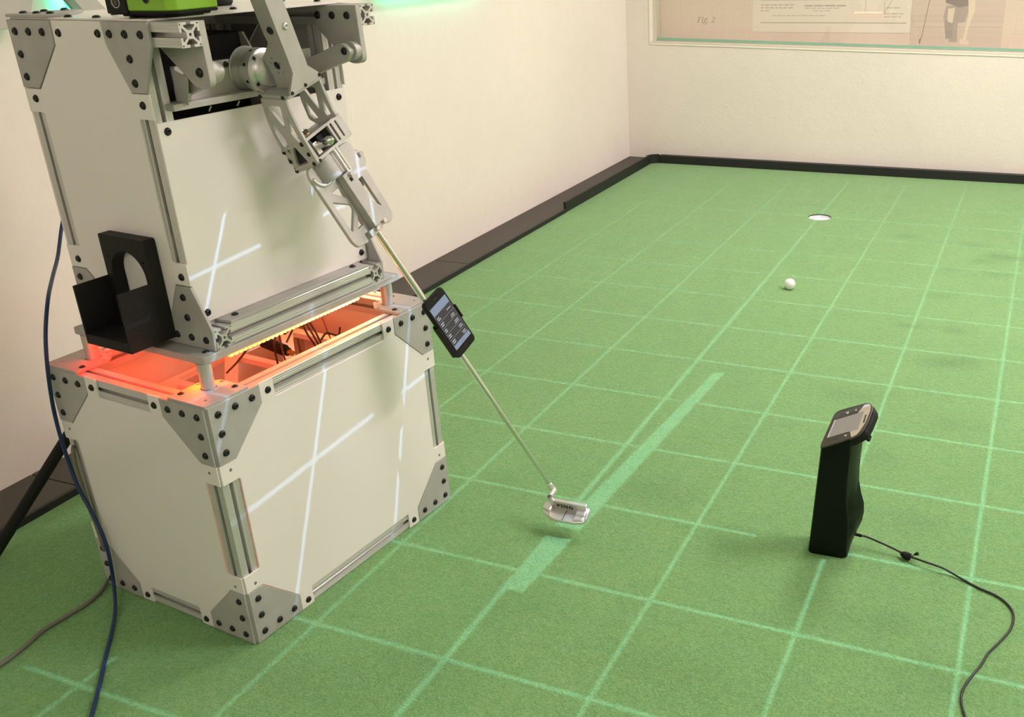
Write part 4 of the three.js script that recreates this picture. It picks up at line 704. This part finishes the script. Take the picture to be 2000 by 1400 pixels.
// ------------------------------------------------------------------ launch monitor on the carpet
{
  const a = G(1577.3, 1078.8), b = G(1654.4, 1091.6), ux = b.clone().sub(a).setY(0).normalize(), uz = ux.clone().cross(V(0, 1, 0)).normalize();
  const t = thing('launch_monitor', 'black upright launch monitor with tilted grey screen on the carpet', 'launch monitor');
  t.applyMatrix4(new THREE.Matrix4().makeBasis(ux, V(0, 1, 0), uz).setPosition(a));        // x across, y up, z towards the camera; depth runs to -z
  // body: loft of sections; left side straight, right side wavy and flaring with depth
  const rows = [[0.000, 0.004, 0.0805, 0.0800], [0.004, 0.0, 0.0850, 0.0850], [0.020, 0.0012, 0.0850, 0.0900], [0.045, 0.0026, 0.0850, 0.0985], [0.070, 0.0040, 0.0840, 0.1060], [0.092, 0.0052, 0.0825, 0.1085], [0.115, 0.0065, 0.0795, 0.1070], [0.140, 0.0080, 0.0765, 0.0990], [0.170, 0.0096, 0.0758, 0.0930], [0.200, 0.0113, 0.0758, 0.0920], [0.230, 0.0130, 0.0765, 0.0925], [0.250, 0.0141, 0.0772, 0.0935], [0.2630, 0.0148, 0.0778, 0.0945]];
  const D = 0.068, ring = ([y, l, rn, rf]) => { const k = 0.006, lf = l + 0.013 * Math.max(0, Math.min(1, (y - 0.16) / 0.1)), p = [[l + k, 0], [l + 0.0018, -0.0018], [l, -k], [lf, -D + k], [lf + k, -D], [rf - 0.014, -D], [rf - 0.004, -D + 0.005], [rf, -D + 0.016], [(rn * 0.45 + rf * 0.55), -0.028], [rn, -0.0065], [rn - 0.0025, -0.0018], [rn - 0.007, 0]]; const ytop = y >= 0.263 ? 1 : 0; return p.map(([x, z]) => [x, ytop ? 0.2605 + (x - 0.015) * 0.508 - (z + 0.0) * 0.387 : y, z]); };
  const R = rows.map(ring), n = R[0].length, pos = [], idx = [];
  R.forEach((r) => r.forEach((p) => pos.push(...p)));
  for (let j = 0; j + 1 < R.length; j++) for (let i = 0; i < n; i++) { const A = j * n + i, B = j * n + (i + 1) % n, C2 = A + n, D2 = B + n; idx.push(A, B, C2, B, D2, C2); }
  const cap = (j, up) => { const c = pos.length / 3, m = R[j].reduce((s, p) => [s[0] + p[0] / n, s[1] + p[1] / n, s[2] + p[2] / n], [0, 0, 0]); pos.push(...m); for (let i = 0; i < n; i++) { const A = j * n + i, B = j * n + (i + 1) % n; up ? idx.push(A, B, c) : idx.push(B, A, c); } };
  cap(0, false); cap(R.length - 1, true);
  let g = new THREE.BufferGeometry(); g.setAttribute('position', new THREE.Float32BufferAttribute(pos, 3)); g.setIndex(idx);
  { const chk = new THREE.Vector3(); }
  g = toCreasedNormals(g, 0.7);
  mesh('body', boxUV(g), M.gloss, t);
  mesh('foot_band', slab(rshape([[0.003, -0.004], [0.0825, -0.004], [0.0835, -D + 0.006], [0.003, -D + 0.004]].reverse(), 0.005), 'y', 0.0001, 0.0022, 0.0005), M.printed, t);
  // head: slab whose face tilts back and to the left; outline traced on that plane
  const NL = V(0.0150, 0.2630, 0), e1 = V(0.063, 0.032, 0).normalize(), e2 = V(0.018, 0.044, -0.09), ny = e2.clone().cross(e1).negate().normalize(), ez = e1.clone().cross(ny).normalize();
  if (ny.y < 0) { ny.negate(); ez.negate(); }
  const head = new THREE.Group(); head.name = 'display_head'; const HMx = new THREE.Matrix4().makeBasis(e1, ny, ez).setPosition(NL); head.applyMatrix4(HMx); t.add(head);
  const HW = t.matrix.clone().multiply(HMx), HWi = HW.clone().invert(), hn = V(0, 1, 0).transformDirection(HW), h0 = V(0, 0, 0).applyMatrix4(HW);
  const hp = (pts) => pts.map(([x, y]) => { const p = onPlane(1590 + x * 0.1, 780 + y * 0.1, h0, hn).applyMatrix4(HWi); return [p.x, p.z]; }).reverse();
  const ccw = (p) => p.reduce((a, q, i) => { const r = p[(i + 1) % p.length]; return a + q[0] * r[1] - r[0] * q[1]; }, 0) > 0 ? p : p.slice().reverse();
  const flat = (pts, y0, y1, m, name, r = 0.001, b = 0.0002) => mesh(name, slab(rshape(ccw(hp(pts)), r), 'y', y0, y1, b, 6), m, head);
  const outline = [[112, 948], [130, 860], [380, 300], [440, 235], [520, 195], [960, 75], [1080, 58], [1135, 110], [1145, 200], [1050, 430], [960, 600], [880, 680], [740, 752], [500, 830]];
  flat(outline, -0.0050, 0, M.olive, 'display_face', 0.004, 0.0012);
  flat(outline.map(([x, y]) => [x + (x > 900 ? 30 : 4), y + (x > 900 ? 20 : 2)]), -0.0240, -0.0045, M.printed, 'display_shell', 0.004, 0.003);
  flat([[725, 745], [700, 628], [850, 590], [978, 235], [855, 265], [985, 105], [1080, 85], [1110, 130], [1100, 220], [1000, 460], [900, 610], [830, 690]], 0, 0.0005, M.beige, 'bezel_trim', 0.0012).userData.label = 'pale beige trim beside the screen';
  flat([[262, 752], [412, 405], [978, 232], [850, 592], [640, 640]], 0.0001, 0.0004, phy({ color: lin(0.34, 0.335, 0.32), roughness: 0.28, clearcoat: 0.5 }), 'screen', 0.0003, 0.0001).userData.label = 'blank grey screen';
  flat([[258, 752], [278, 748], [424, 405], [404, 410]], 0.0002, 0.0016, M.cup, 'screen_edge', 0.0001, 0.0001);
  const mk = (x, y, s, m = M.beige) => flat([[x - s, y], [x + s, y - s * 0.7], [x + s * 0.5, y + s * 0.8]], 0, 0.0003, m, 'button_mark', 0.0001, 0);
  mk(300, 790, 26, M.darkgrey); mk(440, 755, 26, M.darkgrey); mk(610, 700, 32); mk(650, 258, 34); mk(815, 205, 24); mk(540, 290, 26, M.darkgrey);
  flat([[955, 455], [1000, 305], [1030, 295], [985, 460]], 0.0005, 0.0008, M.olive, 'trim_mark', 0.0004, 0);
  flat([[900, 610], [955, 505], [1000, 520], [960, 620]], -0.0330, -0.0230, M.black, 'hook', 0.0004);
  // pale printed marks on the flank
  const fm = (y, z, len, lean) => { const s = mesh('flank_mark', new THREE.BoxGeometry(0.0008, len, 0.0035), M.beige, t); const q = z / -D, w = (y0) => { let i = 0; while (i + 2 < rows.length && rows[i + 1][0] < y0) i++; const f = (y0 - rows[i][0]) / (rows[i + 1][0] - rows[i][0]); const L = (k) => rows[i][k] + (rows[i + 1][k] - rows[i][k]) * f; return L(2) + (L(3) - L(2)) * q; }; s.position.set(w(y) + 0.0002, y, z); s.rotation.set(lean, 0.38, 0); };
  fm(0.238, -0.040, 0.026, 0.35); fm(0.226, -0.050, 0.022, 0.3); fm(0.205, -0.044, 0.016, 0.4); fm(0.060, -0.046, 0.034, 0.15);
  { const ti = t.matrix.clone().invert(); mesh('cable_socket', cyl(G(1664, 1041.5, 0.028).applyMatrix4(ti), G(1683, 1046.3, 0.0265).applyMatrix4(ti), 0.0036, 14), M.black, t); }

  const cb = thing('power_cable', 'thin black cable with a bead trailing from the launch monitor', 'cable');
  const q = (x, y, h) => G(1600 + x * 0.2857, 1000 + y * 0.2857, h);
  const s0 = G(1682, 1046, 0.0265);
  const pts = [s0, q(310, 164, 0.0245), q(400, 200, 0.021), q(480, 236, 0.017), q(545, 268, 0.011), q(590, 293, 0.010), q(630, 307, 0.011), q(730, 342, 0.014), q(840, 380, 0.012), q(900, 412, 0.007), q(1000, 470, 0.003), q(1100, 522, 0.003), q(1200, 565, 0.003), q(1270, 612, 0.003), q(1315, 665, 0.003), q(1330, 720, 0.003), q(1308, 800, 0.003), q(1240, 880, 0.003), q(1155, 965, 0.003), q(1110, 1040, 0.003), q(1040, 1125, 0.003), q(990, 1200, 0.003), q(970, 1275, 0.003), q(1000, 1400, 0.003), q(1060, 1520, 0.003)];
  mesh('cord', tube(pts, 0.0023, 220, 8), M.blackCable, cb);
  const bd = pts[5], dir = pts[6].clone().sub(pts[4]).setY(0).normalize(), bead = mesh('bead', lathe([[0, -0.0115], [0.004, -0.0110], [0.0075, -0.004], [0.0088, 0.005], [0.0080, 0.0105], [0.0040, 0.0115], [0, 0.0115]], 14), M.black, cb); bead.position.set(bd.x, 0.0092, bd.z); bead.quaternion.setFromUnitVectors(V(0, 1, 0), dir);
  const p7 = q(655, 292, 0.012); mesh('tie', merge([cyl(bd.clone().setY(0.0095).addScaledVector(dir, 0.010), p7, 0.0012, 8), cyl(p7.clone().addScaledVector(dir, -0.002), q(678, 283, 0.016), 0.0022, 10, 0.0046)]), M.blackCable, cb);
}
// ------------------------------------------------------------------ ball and cup
{
  const p = G(1542, 564.5), r = 0.02135;
  const g = new THREE.IcosahedronGeometry(r, 24), P = g.attributes.position, v = V(0, 0, 0), N = 300, dots = [];
  for (let i = 0; i < N; i++) { const y = 1 - 2 * (i + 0.5) / N, a = i * 2.399963; dots.push(V(Math.sqrt(1 - y * y) * Math.cos(a), y, Math.sqrt(1 - y * y) * Math.sin(a))); }
  for (let i = 0; i < P.count; i++) { v.fromBufferAttribute(P, i).normalize(); let m = -1; for (const d of dots) { const q = v.dot(d); if (q > m) m = q; } const a = Math.acos(Math.min(1, m)), w = 0.095, k = a < w ? 0.00022 * (1 - (a / w) ** 2) : 0; v.multiplyScalar(r - k); P.setXYZ(i, v.x, v.y, v.z); }
  g.computeVertexNormals();
  const b = tag(mesh('golf_ball', mergeVertices(g), M.ball), 'white golf ball lying on the green before the hole', 'ball'); b.geometry.computeVertexNormals(); b.position.set(p.x, r - 0.0008, p.z);
  const c = tag(mesh('golf_cup', lathe([[0, -0.0105], [0.0520, -0.0105], [0.0528, -0.0040], [0.0539, -0.0040], [0.0539, -0.0180], [0, -0.0180]], 48), M.cup), 'white round putting cup sunk in the carpet', 'cup'); c.position.set(0.006, 0.0, -3.297);
}
// ------------------------------------------------------------------ cables and tripod by the robot
{
  const at = (u, v, z) => LP(u, v, 2, z).applyMatrix4(RM);
  const blue = thing('network_cable', 'blue network cable running down the robot side to the floor', 'cable');
  const p1 = [at(150, 330, -0.27), at(133, 390, -0.25), at(122, 435, -0.22), at(113, 500, -0.16), at(103, 540, -0.10), at(93, 590, -0.03), at(89, 650, 0.0), at(92, 710, 0.014), at(103, 790, 0.016), at(116, 845, 0.016), at(135, 905, 0.016), at(157, 960, 0.016), at(182, 1005, 0.016), at(203, 1050, 0.018), at(214, 1090, 0.02)];
  const p1b = [[222, 1140, 0.03], [225, 1190, 0.012], [219, 1230, 0.005], [208, 1275, 0.004], [195, 1335, 0.004], [178, 1400, 0.004], [160, 1470, 0.004]].map((a) => G(...a));
  mesh('cord', tube([...p1, ...p1b], 0.0038, 160, 10), M.blueCable, blue);
  const grey = thing('power_lead', 'grey power lead curling from the robot base across the carpet', 'cable');
  const p2 = [at(150, 878, -0.02), at(143, 875, 0.006), at(146, 905, 0.010), at(158, 945, 0.010), at(172, 985, 0.010), at(186, 1020, 0.011), at(200, 1060, 0.012)];
  const p2b = [[211, 1100, 0.03], [210, 1130, 0.012], [196, 1155, 0.006], [170, 1178, 0.005], [128, 1204, 0.005], [85, 1230, 0.005], [48, 1262, 0.005], [0, 1298, 0.005], [-60, 1330, 0.005]].map((a) => G(...a));
  mesh('cord', tube([...p2, ...p2b], 0.0042, 120, 10), M.greyCable, grey);
  // low black tripod behind the cabinet; one leg reaches out to the left
  const tri = thing('tripod', 'black tripod behind the robot cabinet with one leg reaching out', 'tripod');
  const foot = G(-22, 1100, 0.012), apex = onPlane(215, 720, V(-0.95, 0, 0), V(1, 0, 0));
  const leg = (a, b) => mesh('leg', cyl(a, b, 0.0125, 14), M.black, tri);
  leg(foot, apex); leg(V(-1.10, 0.012, -0.62), apex); leg(V(-0.86, 0.012, -0.50), apex);
  for (const q of [foot, V(-1.10, 0.012, -0.62), V(-0.86, 0.012, -0.50)]) { const f = mesh('foot', new THREE.SphereGeometry(0.0165, 14, 10), M.black, tri); f.position.copy(q).setY(0.0165); }
  mesh('hub', cyl(apex.clone().add(V(0, -0.03, 0)), apex.clone().add(V(0, 0.03, 0)), 0.028, 20), M.black, tri);
}
// ------------------------------------------------------------------ back-lit letters on the left wall (only their feet reach into view)
{
  const t = thing('wall_sign', 'grey letters standing off the left wall with teal back light', 'sign', V(ROOM.x0, 0, 0));
  const x0 = 0.035, x1 = 0.075, pw = (u, v, x) => { const p = onPlane(u, v, V(ROOM.x0 + x, 0, 0), V(1, 0, 0)); return [p.z, p.y]; };
  const glow = lin(0.10, 1.0, 0.62);
  const letter = (pts) => mesh('letter', slab(shapeOf(pts), 'x', x0, x1, 0.001), M.letter, t);
  // first letter: block with a flat foot; second: slanting stroke; third: round foot just above the view
  const a0 = pw(-40, 62, x1), a1 = pw(60, 62, x1), a2 = pw(69, 0, x1), k = (a2[0] - a1[0]) / (a2[1] - a1[1]);
  letter([[a0[0] + 0.08, a0[1]], [a1[0], a0[1]], [a1[0] + k * 0.5, a0[1] + 0.5], [a0[0] + 0.08, a0[1] + 0.5]]);
  const b0 = pw(150, 0, x1), b1 = pw(172, 27, x1), b2 = pw(217, 27, x1), b3 = pw(190, 0, x1), ext = (p, q, y) => [q[0] + (q[0] - p[0]) / (q[1] - p[1]) * (y - q[1]), y];
  letter([ext(b0, b1, 1.03), ext(b3, b2, 1.03), ext(b3, b2, 1.5), ext(b0, b1, 1.5)]);
  const c0 = pw(738, -14, x0), c1 = pw(955, -12, x0), cz = (c0[0] + c1[0]) / 2, rr = Math.abs(c1[0] - c0[0]) / 2 + 0.02;
  const rd = []; for (let i = 0; i <= 30; i++) { const a = Math.PI + i / 30 * Math.PI; rd.push([cz + rr * Math.cos(a), Math.min(c0[1], c1[1]) + 0.33 + 0.33 * Math.sin(a)]); } rd.push([cz + rr, c0[1] + 0.55], [cz - rr, c0[1] + 0.55]);
  letter([[cz + rr, c0[1] + 0.55], [cz + rr, c0[1] + 0.05], [cz + rr - 0.05, c0[1]], [cz - rr + 0.05, c0[1]], [cz - rr, c0[1] + 0.05], [cz - rr, c0[1] + 0.55]]);
  // light strips behind the letters, facing the wall
  const led = (z, y, w, h, e) => { const s = mesh('light_strip', box(x0 - 0.004, x0 - 0.001, y - h / 2, y + h / 2, z - w / 2, z + w / 2), std({ color: lin(0.2, 0.3, 0.3), emissive: glow, emissiveIntensity: 1.5 }), t); const r = new THREE.RectAreaLight(glow, e, w, h); r.position.set(x0 - 0.006, y, z); r.rotation.y = Math.PI / 2; t.add(r); };
  led(cz, c0[1] + 0.03, rr * 1.7, 0.02, 45);
  led((b0[0] + b3[0]) / 2 + 0.02, 1.22, 0.02, 0.3, 8);
  led(a0[0] + 0.0, a0[1] + 0.03, 0.16, 0.02, 3);
}
renderer.render(scene, camera);
